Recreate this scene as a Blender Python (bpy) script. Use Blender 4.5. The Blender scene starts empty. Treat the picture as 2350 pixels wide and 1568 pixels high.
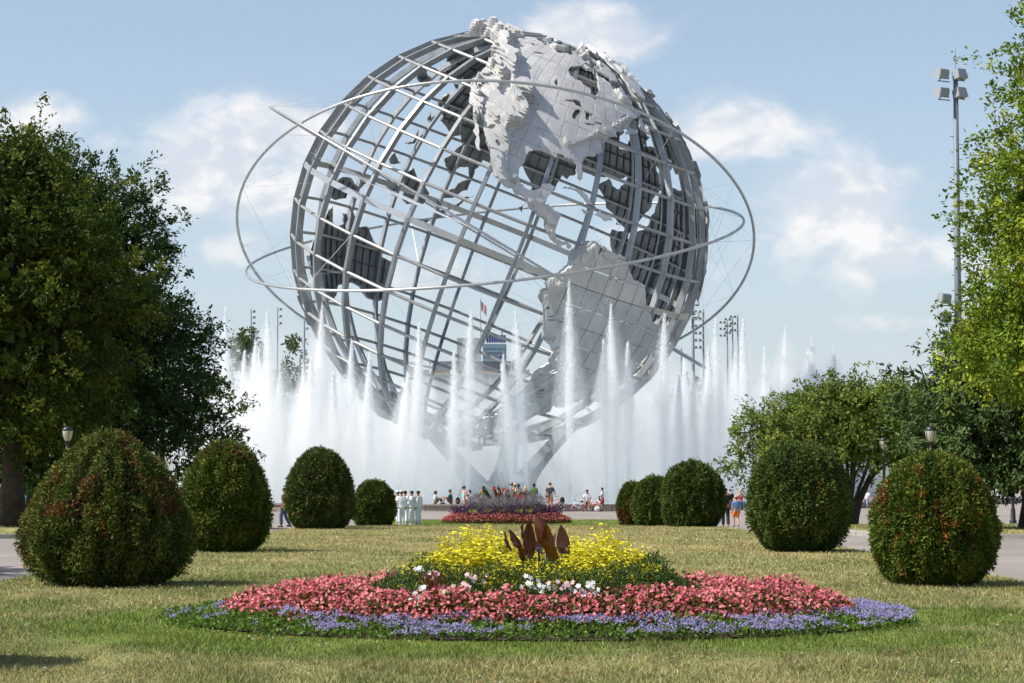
import bpy, bmesh, math, random
import numpy as np
from mathutils import Vector, Matrix
from mathutils.geometry import delaunay_2d_cdt

# ------------------------------------------------------------------ camera
SC = bpy.context.scene
COL = SC.collection
EYE = 4.02                       # eye above the plaza round the pool
FPX = 5005.0                     # focal length in pixels of a 2350 px wide picture
PITCH = math.atan(252 / FPX)
cam_d = bpy.data.cameras.new('camera')
cam_d.sensor_width = 36.0
cam_d.lens = FPX / 2350 * 36.0
cam_d.clip_start = 0.5
cam_d.clip_end = 5000
cam = bpy.data.objects.new('camera', cam_d)
COL.objects.link(cam)
cam.location = (0, 0, EYE)
cam.rotation_euler = (math.pi / 2 + PITCH, 0, 0)
SC.camera = cam

# ------------------------------------------------------------------ light
SUN_EL = math.radians(50)
SUN_AZ = math.radians(-101)        # clockwise from +Y: the sun stands to the left, a touch behind the camera
SUN_DIR = Vector((math.sin(SUN_AZ) * math.cos(SUN_EL), math.cos(SUN_AZ) * math.cos(SUN_EL), math.sin(SUN_EL)))
sun_d = bpy.data.lights.new('sun', 'SUN')
sun_d.energy = 4.6
sun_d.angle = math.radians(0.53)
sun_d.color = (1.0, 0.95, 0.86)
sun = bpy.data.objects.new('sun', sun_d)
COL.objects.link(sun)
sun.rotation_euler = (-SUN_DIR).to_track_quat('-Z', 'Y').to_euler()

SC.view_settings.view_transform = 'Standard'
SC.view_settings.look = 'None'
SC.view_settings.gamma = 1.0
SC.view_settings.exposure = 0.6
SC.view_settings.use_curve_mapping = False
SC.render.film_transparent = False
cy = SC.cycles
cy.max_bounces = 8
cy.diffuse_bounces = 3
cy.glossy_bounces = 3
cy.transmission_bounces = 4
cy.volume_bounces = 6
cy.transparent_max_bounces = 96
cy.caustics_reflective = False
cy.caustics_refractive = False
cy.use_adaptive_sampling = True
cy.adaptive_threshold = 0.02
cy.use_denoising = True
try:
    cy.denoiser = 'OPENIMAGEDENOISE'
except Exception:
    pass

# picture pixel (2350 wide) at depth Y -> world point
def W(px, py, Y):
    cp, sp = math.cos(PITCH), math.sin(PITCH)
    a, b = (px - 1175) / FPX, (784 - py) / FPX
    d = (a, cp - b * sp, sp + b * cp)
    t = Y / d[1]
    return Vector((d[0] * t, Y, EYE + d[2] * t))

def X_at(px, Y):
    return (px - 1175) / FPX * Y * 1.0

_HY = [-60, 0, 22, 31, 48, 68, 90, 112, 120, 135, 700]
_HH = [1.65, 1.65, 1.66, 1.78, 2.04, 2.40, 3.12, 3.86, 3.99, 4.02, 4.02]
def ground(Y):
    return EYE - np.interp(Y, _HY, _HH)
def G(Y):
    return float(ground(Y))

# ------------------------------------------------------------------ sky
world = bpy.data.worlds.new('World')
SC.world = world
world.use_nodes = True
wn, wl = world.node_tree.nodes, world.node_tree.links
wn.clear()
def N(nodes, t, **kw):
    n = nodes.new(t)
    for k, v in kw.items():
        setattr(n, k, v)
    return n
def mth(nodes, links, op, a, b=None, c=None, clamp=False):
    n = nodes.new('ShaderNodeMath'); n.operation = op; n.use_clamp = clamp
    for i, v in enumerate((a, b, c)):
        if v is None: continue
        if isinstance(v, (int, float)): n.inputs[i].default_value = v
        else: links.new(v, n.inputs[i])
    return n.outputs[0]
def maprange(nodes, links, v, a, b, c, d, smooth=True):
    n = nodes.new('ShaderNodeMapRange'); n.interpolation_type = 'SMOOTHSTEP' if smooth else 'LINEAR'
    links.new(v, n.inputs['Value'])
    for k, x in zip(('From Min', 'From Max', 'To Min', 'To Max'), (a, b, c, d)): n.inputs[k].default_value = x
    return n.outputs[0]
def mixcol(nodes, links, f, a, b, blend='MIX'):
    n = nodes.new('ShaderNodeMix'); n.data_type = 'RGBA'; n.blend_type = blend
    for s, v in ((n.inputs[0], f), (n.inputs[6], a), (n.inputs[7], b)):
        if isinstance(v, (int, float)): s.default_value = v
        elif isinstance(v, tuple): s.default_value = (*v[:3], 1)
        else: links.new(v, s)
    return n.outputs[2]
def noise(nodes, links, vec, scale, detail=4, rough=.55, dist=0.0, out='Fac'):
    n = nodes.new('ShaderNodeTexNoise')
    n.inputs['Scale'].default_value = scale; n.inputs['Detail'].default_value = detail
    n.inputs['Roughness'].default_value = rough; n.inputs['Distortion'].default_value = dist
    if vec is not None: links.new(vec, n.inputs['Vector'])
    return n.outputs[out]

sky = N(wn, 'ShaderNodeTexSky', sky_type='NISHITA', sun_disc=False)
sky.sun_elevation = SUN_EL
sky.sun_rotation = SUN_AZ
sky.altitude = 0
sky.air_density = 1.0
sky.dust_density = 0.6
sky.ozone_density = 2.2
tc = N(wn, 'ShaderNodeTexCoord')
sep = N(wn, 'ShaderNodeSeparateXYZ'); wl.new(tc.outputs['Generated'], sep.inputs[0])
az = mth(wn, wl, 'ARCTAN2', sep.outputs[0], sep.outputs[1])
el = mth(wn, wl, 'ARCSINE', sep.outputs[2])
# clouds standing in the sky: (azimuth, elevation, half width, half height) in picture pixels
CL = [(1375, 75, 190, 75, 1.0), (1310, 60, 100, 50, .5), (600, 300, 190, 90, 1.0), (720, 290, 130, 60, .8), (480, 400, 210, 120, 1.0), (400, 350, 130, 60, .6), (640, 440, 160, 90, .8),
      (80, 275, 110, 60, .95), (1680, 300, 190, 75, .9), (1790, 330, 80, 45, .5), (1900, 490, 230, 130, .9), (2050, 590, 190, 85, .8), (560, 570, 200, 60, .55), (1010, 620, 260, 70, .45),
      (2030, 740, 220, 30, .4), (940, 780, 280, 60, .4), (1450, 560, 180, 60, .45), (270, 330, 90, 40, .5), (2330, 640, 120, 90, .6), (1640, 640, 160, 40, .35), (880, 400, 120, 60, .4)]
cov = None
for (cx, cyy, hw, hh, wgt) in CL:
    p = W(cx, cyy, 100.0) - Vector((0, 0, EYE))
    a0 = math.atan2(p.x, p.y); e0 = math.asin(p.normalized().z)
    u = mth(wn, wl, 'MULTIPLY', mth(wn, wl, 'SUBTRACT', az, a0), FPX / hw)
    v = mth(wn, wl, 'MULTIPLY', mth(wn, wl, 'SUBTRACT', el, e0), FPX / hh)
    r2 = mth(wn, wl, 'ADD', mth(wn, wl, 'MULTIPLY', u, u), mth(wn, wl, 'MULTIPLY', v, v))
    m = mth(wn, wl, 'MULTIPLY', mth(wn, wl, 'EXPONENT', mth(wn, wl, 'MULTIPLY', r2, -0.9)), wgt)
    cov = m if cov is None else mth(wn, wl, 'MAXIMUM', cov, m)
comb = N(wn, 'ShaderNodeCombineXYZ')
wl.new(mth(wn, wl, 'MULTIPLY', az, 1.0), comb.inputs[0]); wl.new(mth(wn, wl, 'MULTIPLY', el, 1.5), comb.inputs[1])
cvec = comb.outputs[0]
off = N(wn, 'ShaderNodeVectorMath', operation='ADD'); wl.new(cvec, off.inputs[0]); off.inputs[1].default_value = (-0.010, 0.022, 0)
n1 = noise(wn, wl, cvec, 22, 9, .58, .25)
n2 = noise(wn, wl, off.outputs[0], 22, 6, .58, .25)
big = noise(wn, wl, cvec, 3.1, 3, .5)
# the rest of the sky carries the same kind of broken cloud
az_out = maprange(wn, wl, mth(wn, wl, 'ABSOLUTE', az), .25, .40, 0, 1)
el_out = maprange(wn, wl, el, .21, .30, 0, 1)
outside = mth(wn, wl, 'MAXIMUM', az_out, el_out)
gen = mth(wn, wl, 'MULTIPLY', maprange(wn, wl, big, .50, .66, 0, .85), outside)
cov = mth(wn, wl, 'MAXIMUM', cov, gen)
field = mth(wn, wl, 'ADD', mth(wn, wl, 'MULTIPLY', cov, .80), mth(wn, wl, 'MULTIPLY', mth(wn, wl, 'SUBTRACT', n1, .5), 1.05))
dens = maprange(wn, wl, field, .16, .66, 0, 1)
lit = maprange(wn, wl, mth(wn, wl, 'SUBTRACT', n1, n2), -.10, .12, 0, 1)
ccol = mixcol(wn, wl, lit, (5.4, 5.7, 6.25), (7.7, 7.5, 7.35))
dens_f = mth(wn, wl, 'MULTIPLY', dens, .78)
hz = mth(wn, wl, 'EXPONENT', mth(wn, wl, 'MULTIPLY', mth(wn, wl, 'MAXIMUM', el, 0.0), -5.2))      # summer haze towards the horizon
clear = mixcol(wn, wl, mth(wn, wl, 'MULTIPLY', hz, .92), sky.outputs[0], (4.45, 5.15, 5.9))
skyc = mixcol(wn, wl, dens_f, clear, ccol)
bg = N(wn, 'ShaderNodeBackground'); bg.inputs['Strength'].default_value = 0.091
wl.new(skyc, bg.inputs[0])
wo = N(wn, 'ShaderNodeOutputWorld'); wl.new(bg.outputs[0], wo.inputs[0])

# ------------------------------------------------------------------ helpers
rng = np.random.default_rng(11)
def lin(r, g, b):
    f = lambda c: (c / 255 / 12.92) if c <= 10 else ((c / 255 + .055) / 1.055) ** 2.4
    return (f(r), f(g), f(b))

ORD = 'first second third fourth fifth sixth seventh eighth ninth tenth eleventh twelfth thirteenth fourteenth fifteenth sixteenth seventeenth eighteenth nineteenth twentieth twenty-first twenty-second twenty-third twenty-fourth twenty-fifth twenty-sixth twenty-seventh twenty-eighth twenty-ninth thirtieth thirty-first thirty-second thirty-third'.split()
MATS = {}
def mat(name, base=(.5, .5, .5), rough=.6, metal=0.0, spec=.4, attr=False, trans=0.0, nscale=None, namp=.15, bump=0.0, bscale=40, coord='Object', emit=None):
    if name in MATS: return MATS[name]
    m = bpy.data.materials.new(name); m.use_nodes = True
    nt, lk = m.node_tree.nodes, m.node_tree.links
    b = nt['Principled BSDF']
    b.inputs['Roughness'].default_value = rough; b.inputs['Metallic'].default_value = metal
    b.inputs['Specular IOR Level'].default_value = spec
    col = None
    if attr:
        a = nt.new('ShaderNodeAttribute'); a.attribute_name = 'Col'; col = a.outputs['Color']
    t = nt.new('ShaderNodeTexCoord')
    if nscale:
        nf = noise(nt, lk, t.outputs[coord], nscale, 5, .6)
        k = maprange(nt, lk, nf, .3, .7, 1 - namp, 1 + namp, False)
        mx = nt.new('ShaderNodeVectorMath'); mx.operation = 'SCALE'
        if col is None: mx.inputs[0].default_value = base
        else: lk.new(col, mx.inputs[0])
        lk.new(k, mx.inputs['Scale']); col = mx.outputs[0]
    if col is None: b.inputs['Base Color'].default_value = (*base, 1)
    else: lk.new(col, b.inputs['Base Color'])
    if bump:
        bn = noise(nt, lk, t.outputs[coord], bscale, 5, .6)
        bp = nt.new('ShaderNodeBump'); bp.inputs['Strength'].default_value = bump; bp.inputs['Distance'].default_value = .02
        lk.new(bn, bp.inputs['Height']); lk.new(bp.outputs[0], b.inputs['Normal'])
    if trans:
        tr = nt.new('ShaderNodeBsdfTranslucent')
        if col is None: tr.inputs[0].default_value = (*base, 1)
        else: lk.new(col, tr.inputs[0])
        mix = nt.new('ShaderNodeMixShader'); mix.inputs[0].default_value = trans
        lk.new(b.outputs[0], mix.inputs[1]); lk.new(tr.outputs[0], mix.inputs[2])
        lk.new(mix.outputs[0], nt['Material Output'].inputs[0])
    MATS[name] = m
    return m

def np_mesh(name, V, F, col=None, smooth=False):
    """V (n,3); F (m,k) one face size, or list of such arrays; col (n,3) per vertex"""
    me = bpy.data.meshes.new(name)
    V = np.asarray(V, np.float32)
    Fs = [np.asarray(f, np.int32) for f in (F if isinstance(F, list) else [F]) if len(f)]
    me.vertices.add(len(V)); me.vertices.foreach_set('co', V.ravel())
    nl = sum(f.size for f in Fs); npoly = sum(len(f) for f in Fs)
    me.loops.add(nl); me.polygons.add(npoly)
    me.loops.foreach_set('vertex_index', np.concatenate([f.ravel() for f in Fs]))
    tot = np.concatenate([np.full(len(f), f.shape[1], np.int32) for f in Fs])
    st = np.concatenate([[0], np.cumsum(tot)[:-1]]).astype(np.int32)
    me.polygons.foreach_set('loop_start', st)
    try: me.polygons.foreach_set('loop_total', tot)
    except Exception: pass
    me.polygons.foreach_set('use_smooth', np.full(npoly, bool(smooth)))
    if col is not None:
        a = me.attributes.new('Col', 'FLOAT_COLOR', 'POINT')
        c4 = np.ones((len(V), 4), np.float32); c4[:, :3] = col
        a.data.foreach_set('color', c4.ravel())
    me.update(calc_edges=True)
    return me

def ob(name, me, m=None, parent=None, loc=None, rot=None, scale=None, **props):
    o = bpy.data.objects.new(name, me)
    COL.objects.link(o)
    if m is not None and me is not None and not me.materials: me.materials.append(m)
    if parent is not None: o.parent = parent
    if loc is not None: o.location = loc
    if rot is not None: o.rotation_euler = rot
    if scale is not None: o.scale = scale if hasattr(scale, '__len__') else (scale,) * 3
    for k, v in props.items(): o[k] = v
    return o
def thing(name, label, cat, loc=(0, 0, 0), rot=None, scale=None, group=None):
    o = ob(name, None, None, None, loc, rot, scale, label=label, category=cat)
    if group: o['group'] = group
    return o

class MB:
    """collects simple solids into one mesh"""
    def __init__(s): s.V = []; s.F4 = []; s.F3 = []; s.n = 0
    def add(s, V, F4=None, F3=None):
        V = np.asarray(V, float)
        if F4 is not None and len(F4): s.F4.append(np.asarray(F4, np.int32) + s.n)
        if F3 is not None and len(F3): s.F3.append(np.asarray(F3, np.int32) + s.n)
        s.V.append(V); s.n += len(V); return s
    def box(s, c, d, rz=0.0, M=None, taper=1.0):
        x, y, z = np.array(d) / 2
        V = np.array([(-x, -y, -z), (x, -y, -z), (x, y, -z), (-x, y, -z), (-x * taper, -y * taper, z), (x * taper, -y * taper, z), (x * taper, y * taper, z), (-x * taper, y * taper, z)])
        if M is not None: V = V @ np.array(M).T
        if rz:
            ca, sa = math.cos(rz), math.sin(rz); V = V @ np.array([[ca, -sa, 0], [sa, ca, 0], [0, 0, 1]]).T
        return s.add(V + np.array(c), [(0, 3, 2, 1), (4, 5, 6, 7), (0, 1, 5, 4), (1, 2, 6, 5), (2, 3, 7, 6), (3, 0, 4, 7)])
    def tube(s, P, r, n=8, caps=True, closed=False):
        V, F = tube_np(P, r, n, closed)
        s.add(V, F)
        if caps and not closed:
            b = s.n - len(V); k = len(P)
            for e in (0, k - 1):
                c = s.n; s.V.append(np.array([np.asarray(P[e], float)])); s.n += 1
                idx = [b + e * n + j for j in range(n)]
                f = [(idx[j], idx[(j + 1) % n], c) for j in range(n)]
                if e == 0: f = [(q[1], q[0], q[2]) for q in f]
                s.F3.append(np.array(f, np.int32))
        return s
    def lathe(s, prof, n=16, c=(0, 0, 0)):
        prof = np.array(prof, float); th = np.arange(n) * 2 * np.pi / n
        V = np.stack([prof[:, None, 0] * np.cos(th), prof[:, None, 0] * np.sin(th), np.repeat(prof[:, 1:2], n, 1)], -1).reshape(-1, 3) + np.array(c)
        k = len(prof); i = np.arange(k - 1)[:, None]; j = np.arange(n)[None]
        F = np.stack([i * n + j, i * n + (j + 1) % n, (i + 1) * n + (j + 1) % n, (i + 1) * n + j], -1).reshape(-1, 4)
        return s.add(V, F)
    def ball(s, c, r, n=10, m=7):
        r = np.array(r if hasattr(r, '__len__') else (r, r, r), float)
        ph = np.linspace(-np.pi / 2, np.pi / 2, m)
        prof = np.stack([np.maximum(np.cos(ph), 1e-3), np.sin(ph)], 1)
        b = s.n; s.lathe(prof, n); s.V[-1] = s.V[-1] * r + np.array(c); return s
    def mesh(s, name, smooth=False, col=None):
        F = []
        if s.F4: F.append(np.concatenate(s.F4))
        if s.F3: F.append(np.concatenate(s.F3))
        return np_mesh(name, np.concatenate(s.V), F, col, smooth)

def tube_np(P, r, n=8, closed=False):
    P = np.asarray(P, float); k = len(P)
    r = np.full(k, r, float) if np.isscalar(r) else np.asarray(r, float)
    if closed: T = np.roll(P, -1, 0) - np.roll(P, 1, 0)
    else: T = np.gradient(P, axis=0)
    T /= np.linalg.norm(T, axis=1, keepdims=True) + 1e-12
    ref = np.array([0, 0, 1.0]) if abs(T[:, 2]).mean() < .8 else np.array([1.0, 0, 0])
    A = np.cross(T, ref); A /= np.linalg.norm(A, axis=1, keepdims=True) + 1e-12
    B = np.cross(A, T)
    th = np.arange(n) * 2 * np.pi / n
    V = (P[:, None] + r[:, None, None] * (np.cos(th)[None, :, None] * A[:, None] + np.sin(th)[None, :, None] * B[:, None])).reshape(-1, 3)
    i = np.arange(k if closed else k - 1)[:, None]; j = np.arange(n)[None]
    i2 = (i + 1) % k
    F = np.stack([i * n + j, i * n + (j + 1) % n, i2 * n + (j + 1) % n, i2 * n + j], -1).reshape(-1, 4)
    return V, F

def vnoise(x, y, seed=0):
    x = np.asarray(x, float); y = np.asarray(y, float)
    xi = np.floor(x).astype(np.int64); yi = np.floor(y).astype(np.int64)
    fx = x - xi; fy = y - yi; fx = fx * fx * (3 - 2 * fx); fy = fy * fy * (3 - 2 * fy)
    def h(a, b):
        v = (a * 374761393 + b * 668265263 + seed * 2246822519) & 0xffffffff
        v = ((v ^ (v >> 13)) * 1274126177) & 0xffffffff
        return ((v ^ (v >> 16)) & 0xffff) / 65535.0
    return (h(xi, yi) * (1 - fx) + h(xi + 1, yi) * fx) * (1 - fy) + (h(xi, yi + 1) * (1 - fx) + h(xi + 1, yi + 1) * fx) * fy
def fbm(x, y, seed=0, oct=4):
    s = 0; a = .5; t = 0
    for i in range(oct):
        s = s + a * vnoise(x * 2 ** i, y * 2 ** i, seed + i * 17); t += a; a *= .5
    return s / t
# ------------------------------------------------------------------ ground
BED1 = (0.25, 21.2, 3.65, 2.6)      # centre x, y, half width, half depth
BED2 = (-0.30, 121.6, 3.62, 2.55)
GLOBE = Vector((-1.23, 194.29, EYE + 18.99))
POOL_R = 47.0

def strip_mesh(name, xs_fn, ys, nx, dz):
    """sheet following the terrain: xs_fn(y) gives the x range"""
    V = []
    for y in ys:
        a, b = xs_fn(y)
        x = np.linspace(a, b, nx)
        V.append(np.stack([x, np.full(nx, y), np.full(nx, G(y) + dz)], 1))
    V = np.concatenate(V); k = len(ys)
    i = np.arange(k - 1)[:, None]; j = np.arange(nx - 1)[None]
    F = np.stack([i * nx + j, i * nx + j + 1, (i + 1) * nx + j + 1, (i + 1) * nx + j], -1).reshape(-1, 4)
    return np_mesh(name, V, F, smooth=True)

m_pave = bpy.data.materials.new('asphalt_paving'); m_pave.use_nodes = True
nt, lk = m_pave.node_tree.nodes, m_pave.node_tree.links
b = nt['Principled BSDF']; b.inputs['Roughness'].default_value = .9; b.inputs['Specular IOR Level'].default_value = .2
t = nt.new('ShaderNodeTexCoord')
nb = noise(nt, lk, t.outputs['Object'], .35, 4, .6); nf = noise(nt, lk, t.outputs['Object'], 60, 3, .7)
c1 = mixcol(nt, lk, maprange(nt, lk, nb, .3, .7, 0, 1), (.235, .205, .185), (.31, .275, .25))
c2 = mixcol(nt, lk, maprange(nt, lk, nf, .35, .7, 0, .5), c1, (.16, .145, .135))
vor = nt.new('ShaderNodeTexVoronoi'); vor.feature = 'DISTANCE_TO_EDGE'; vor.inputs['Scale'].default_value = .33
lk.new(t.outputs['Object'], vor.inputs['Vector'])
crack = maprange(nt, lk, vor.outputs['Distance'], .0, .012, .55, 0)
c3 = mixcol(nt, lk, crack, c2, (.10, .09, .085))
lk.new(c3, b.inputs['Base Color'])

ys = np.concatenate([np.arange(-40, 20, 6), np.arange(20, 140, 2.0), np.arange(140, 300, 20), [400, 700, 1500, 4000]])
ob('ground', strip_mesh('ground', lambda y: (-60 - 2 * abs(y), 60 + 2 * abs(y)), ys, 3, -.02), m_pave, kind='structure', label='pale grey asphalt walks and plaza round the fountain pool')

# lawn material: dry straw and green patches, watered green round the beds
def lawn_green(x, y):
    """0 dry .. 1 green"""
    g = .48 + 1.2 * (fbm(x * .55 + 40, y * .30 + 9, 3, 4) - .5) + .5 * (fbm(x * 2.1, y * 1.0, 5, 3) - .5)
    d1 = np.sqrt(((x - BED1[0]) / (BED1[2] + .95)) ** 2 + ((y - BED1[1] + .1) / (BED1[3] + 1.15)) ** 2)
    g = g + (.25 + .75 * fbm(x * .9 + 3, y * .9, 14, 3)) * np.clip((1.12 + .25 * (fbm(x * .6 + 8, y * .6, 19, 3) - .5) - d1) / .2, 0, 1)
    g = g + .55 * np.clip((y - 101) / 9, 0, 1) - .18 * np.clip((y - 24) / 20, 0, 1) * np.clip((100 - y) / 10, 0, 1)
    return np.clip(g, 0, 1)
DRY = np.array([.39, .32, .165]); DRY2 = np.array([.29, .265, .105]); GRN = np.array([.125, .160, .042]); LUSH = np.array([.135, .180, .036])
def lawn_col(x, y, r):
    g = lawn_green(x, y)[:, None]
    dry = DRY * (1 - r[:, None]) + DRY2 * r[:, None]
    c = dry * (1 - g) + GRN * g
    lush = np.clip((g - .75) * 4, 0, 1)
    return c * (1 - lush) + LUSH * lush
m_lawn = mat('lawn_turf', rough=.95, spec=.1, attr=True, nscale=30, namp=.45, bump=.6, bscale=55)

def lawn_mesh(name, x0, x1, y0, y1, st, dz, hole=None):
    nx = int((x1 - x0) / st) + 1
    ys = [y0]
    while ys[-1] < y1: ys.append(min(y1, ys[-1] + st * max(1, ys[-1] / 25)))
    ys = np.array(ys); x = np.linspace(x0, x1, nx)
    Xg, Yg = np.meshgrid(x, ys)
    Z = ground(Yg) + dz + .02 * (fbm(Xg * .8, Yg * .8, 9) - .5)
    V = np.stack([Xg, Yg, Z], -1).reshape(-1, 3)
    i = np.arange(len(ys) - 1)[:, None]; j = np.arange(nx - 1)[None]
    F = np.stack([i * nx + j, i * nx + j + 1, (i + 1) * nx + j + 1, (i + 1) * nx + j], -1).reshape(-1, 4)
    c = lawn_col(V[:, 0], V[:, 1], fbm(V[:, 0] * 3, V[:, 1] * 3, 21)) * (.75 + .3 * fbm(V[:, 0] * 5, V[:, 1] * 5, 2))[:, None]
    return np_mesh(name, V, F, c, True)
LAWN_X = 6.8
lawn = ob('lawn', lawn_mesh('lawn', -LAWN_X, LAWN_X, 8, 128, .2, .03), m_lawn, kind='structure', label='dry straw coloured lawn running from the near flower bed to the plaza')

def poly_lawn(name, sgn):
    """side lawns under the trees"""
    ys = np.arange(55.5, 119.1, 1.5)
    def xr(y):
        a = np.interp(y, [55, 58, 75, 105, 119], [9.6, 9.3, 10.2, 13.0, 14.0])
        return sorted((sgn * a, sgn * 75))
    V = []; nx = 90
    for y in ys:
        a, b_ = xr(y)
        x = np.linspace(0, 1, nx) ** 1.5; x = a + (b_ - a) * x if sgn > 0 else b_ + (a - b_) * x
        if sgn < 0: x = x[::-1]
        V.append(np.stack([x, np.full(nx, y - .18 * np.clip((abs(x) - 9.3), 0, 9) * (1 if y < 57 else 0)), np.full(nx, G(y) + .05)], 1))
    V = np.concatenate(V); k = len(ys)
    i = np.arange(k - 1)[:, None]; j = np.arange(nx - 1)[None]
    F = np.stack([i * nx + j, i * nx + j + 1, (i + 1) * nx + j + 1, (i + 1) * nx + j], -1).reshape(-1, 4)
    c = lawn_col(V[:, 0], V[:, 1], fbm(V[:, 0] * 3, V[:, 1] * 3, 21))
    return np_mesh(name, V, F, c, True)
ob('side_lawn', poly_lawn('side_lawn', -1), m_lawn, kind='structure', label='shaded grass under the dark trees')
ob('side_lawn', poly_lawn('side_lawn', 1), m_lawn, kind='structure', label='grass strip under the spreading cherry tree')

ys2 = np.arange(262, 900, 20.)
ob('far_lawn', strip_mesh('far_lawn', lambda y: (-60 - 2 * y, 60 + 2 * y), ys2, 3, .01), mat('far_grass', (.12, .15, .05), .95, spec=.1, nscale=.2, namp=.4), kind='structure', label='far grass beyond the pool')
# kerbs of the side lawns, stone by stone
m_kerb = mat('kerb_stone', (.33, .30, .27), .9, nscale=6, namp=.2, bump=.3)
mb = MB().box((0, 0, .0), (1.46, .18, .20)); kerb_me = mb.mesh('kerb_stone')
for sgn in (-1, 1):
    root = ob('kerb', None, kind='structure', label='low stone kerb along the grass under the trees' if sgn > 0 else 'low stone kerb in the shade of the dark trees')
    pts = [(36, 55.2 - .18 * 9), (18.3, 55.2 - .18 * 9), (9.6, 55.2), (9.2, 58), (10.1, 75), (12.9, 105), (13.9, 119.2)]
    for (xa, ya), (xb, yb) in zip(pts[:-1], pts[1:]):
        L = math.hypot(xb - xa, yb - ya); n = max(1, int(L / 1.5))
        for k in range(n):
            f = (k + .5) / n; x, y = xa + (xb - xa) * f, ya + (yb - ya) * f
            o = ob('kerb_stone', kerb_me, m_kerb, root, (sgn * x, y, G(y) + random.Random(k).uniform(-.01, .01)), (0, 0, math.atan2(yb - ya, sgn * (xb - xa))))
            o.scale.x = L / n / 1.5

# ------------------------------------------------------------------ pool
m_water = mat('pool_water', (.20, .27, .30), .12, spec=.5, bump=.5, bscale=2.5)
th = np.arange(96) * 2 * np.pi / 96
V = np.concatenate([[(0, 0, 0)], np.stack([46.3 * np.cos(th), 46.3 * np.sin(th), 0 * th], 1)])
F = np.stack([np.zeros(96, int), 1 + np.arange(96), 1 + (np.arange(96) + 1) % 96], 1)
ob('water', np_mesh('water', V, F), m_water, loc=(GLOBE.x, GLOBE.y, .17), kind='structure', label='shallow water of the round fountain pool')

m_wall = mat('pool_wall_stone', (.36, .30, .25), .85, nscale=1.6, namp=.28, bump=.35, bscale=14)
m_cap = mat('pool_wall_coping', (.34, .31, .28), .8, nscale=2.2, namp=.2, bump=.3, bscale=18)
wall = ob('pool_wall', None, None, None, (GLOBE.x, GLOBE.y, 0), label='low tan stone wall curving round the fountain pool', category='wall')
NSEG = 140
seg = 2 * math.pi * POOL_R / NSEG
pm = MB().box((0, .27, .17), (seg - .035, .50, .36)).mesh('wall_panel')
cm = MB().box((0, .25, .405), (seg - .02, .60, .10)).mesh('coping_stone')
for k in range(NSEG):
    a = 2 * math.pi * (k + .3) / NSEG
    loc = (POOL_R * math.sin(a), -POOL_R * math.cos(a), 0)
    ob('wall_panel', pm, m_wall, wall, loc, (0, 0, a)); ob('coping_stone', cm, m_cap, wall, loc, (0, 0, a))
# ------------------------------------------------------------------ steel globe
R = 18.3
GM = np.array([[0.92662003, -0.07858574, 0.36769498], [0.14548033, 0.97668286, -0.1578799], [-0.34671428, 0.19978706, 0.91644658]])
def sph(lat, lon, r):
    la, lo = np.radians(lat), np.radians(lon)
    P = np.stack([np.cos(la) * np.cos(lo), np.cos(la) * np.sin(lo), np.sin(la)], -1) * np.asarray(r)[..., None]
    return P @ GM.T
def steel(name, base, rough, metal, var, tone=.06, bump=.10):
    m = bpy.data.materials.new(name); m.use_nodes = True
    nt, lk = m.node_tree.nodes, m.node_tree.links
    b = nt['Principled BSDF']; b.inputs['Metallic'].default_value = metal
    t = nt.new('ShaderNodeTexCoord'); mp = nt.new('ShaderNodeMapping'); lk.new(t.outputs['Object'], mp.inputs[0])
    mp.inputs['Scale'].default_value = (1, 1, .25)
    n1 = noise(nt, lk, mp.outputs[0], 1.1, 6, .65); n2 = noise(nt, lk, t.outputs['Object'], .35, 3, .5); n3 = noise(nt, lk, t.outputs['Object'], 9, 4, .7)
    k = mth(nt, lk, 'ADD', mth(nt, lk, 'MULTIPLY', n1, .5), mth(nt, lk, 'ADD', mth(nt, lk, 'MULTIPLY', n2, .25), mth(nt, lk, 'MULTIPLY', n3, .25)))
    c = mixcol(nt, lk, maprange(nt, lk, k, .36, .62, 0, 1), tuple(x * (1 - var) for x in base), tuple(min(1, x * (1 + var * .6)) for x in base))
    oi = nt.new('ShaderNodeObjectInfo'); sc_ = nt.new('ShaderNodeVectorMath'); sc_.operation = 'SCALE'; lk.new(c, sc_.inputs[0]); lk.new(maprange(nt, lk, oi.outputs['Random'], 0, 1, 1 - tone, 1 + tone, False), sc_.inputs['Scale'])
    lk.new(sc_.outputs[0], b.inputs['Base Color'])
    lk.new(maprange(nt, lk, n3, .3, .7, rough - .08, rough + .10), b.inputs['Roughness'])
    bp = nt.new('ShaderNodeBump'); bp.inputs['Strength'].default_value = bump; bp.inputs['Distance'].default_value = .03
    lk.new(n3, bp.inputs['Height']); lk.new(bp.outputs[0], b.inputs['Normal'])
    return m
m_rib = steel('rib_steel', (.32, .335, .345), .45, .55, .22, .06, .03)
m_tube = steel('tube_steel', (.40, .395, .38), .4, .5, .12, .04, .02)
m_plate = steel('plate_steel', (.57, .56, .545), .45, .30, .16, .07)
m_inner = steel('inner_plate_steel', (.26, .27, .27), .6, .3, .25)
m_ring = steel('ring_steel', (.50, .50, .49), .34, .7, .05, 0, 0.0)
m_leg = steel('base_steel', (.105, .12, .135), .6, .1, .2)

globe = ob('globe_sculpture', None, None, None, GLOBE, label='huge open steel globe with plate continents on a three legged base', category='sculpture')

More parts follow.
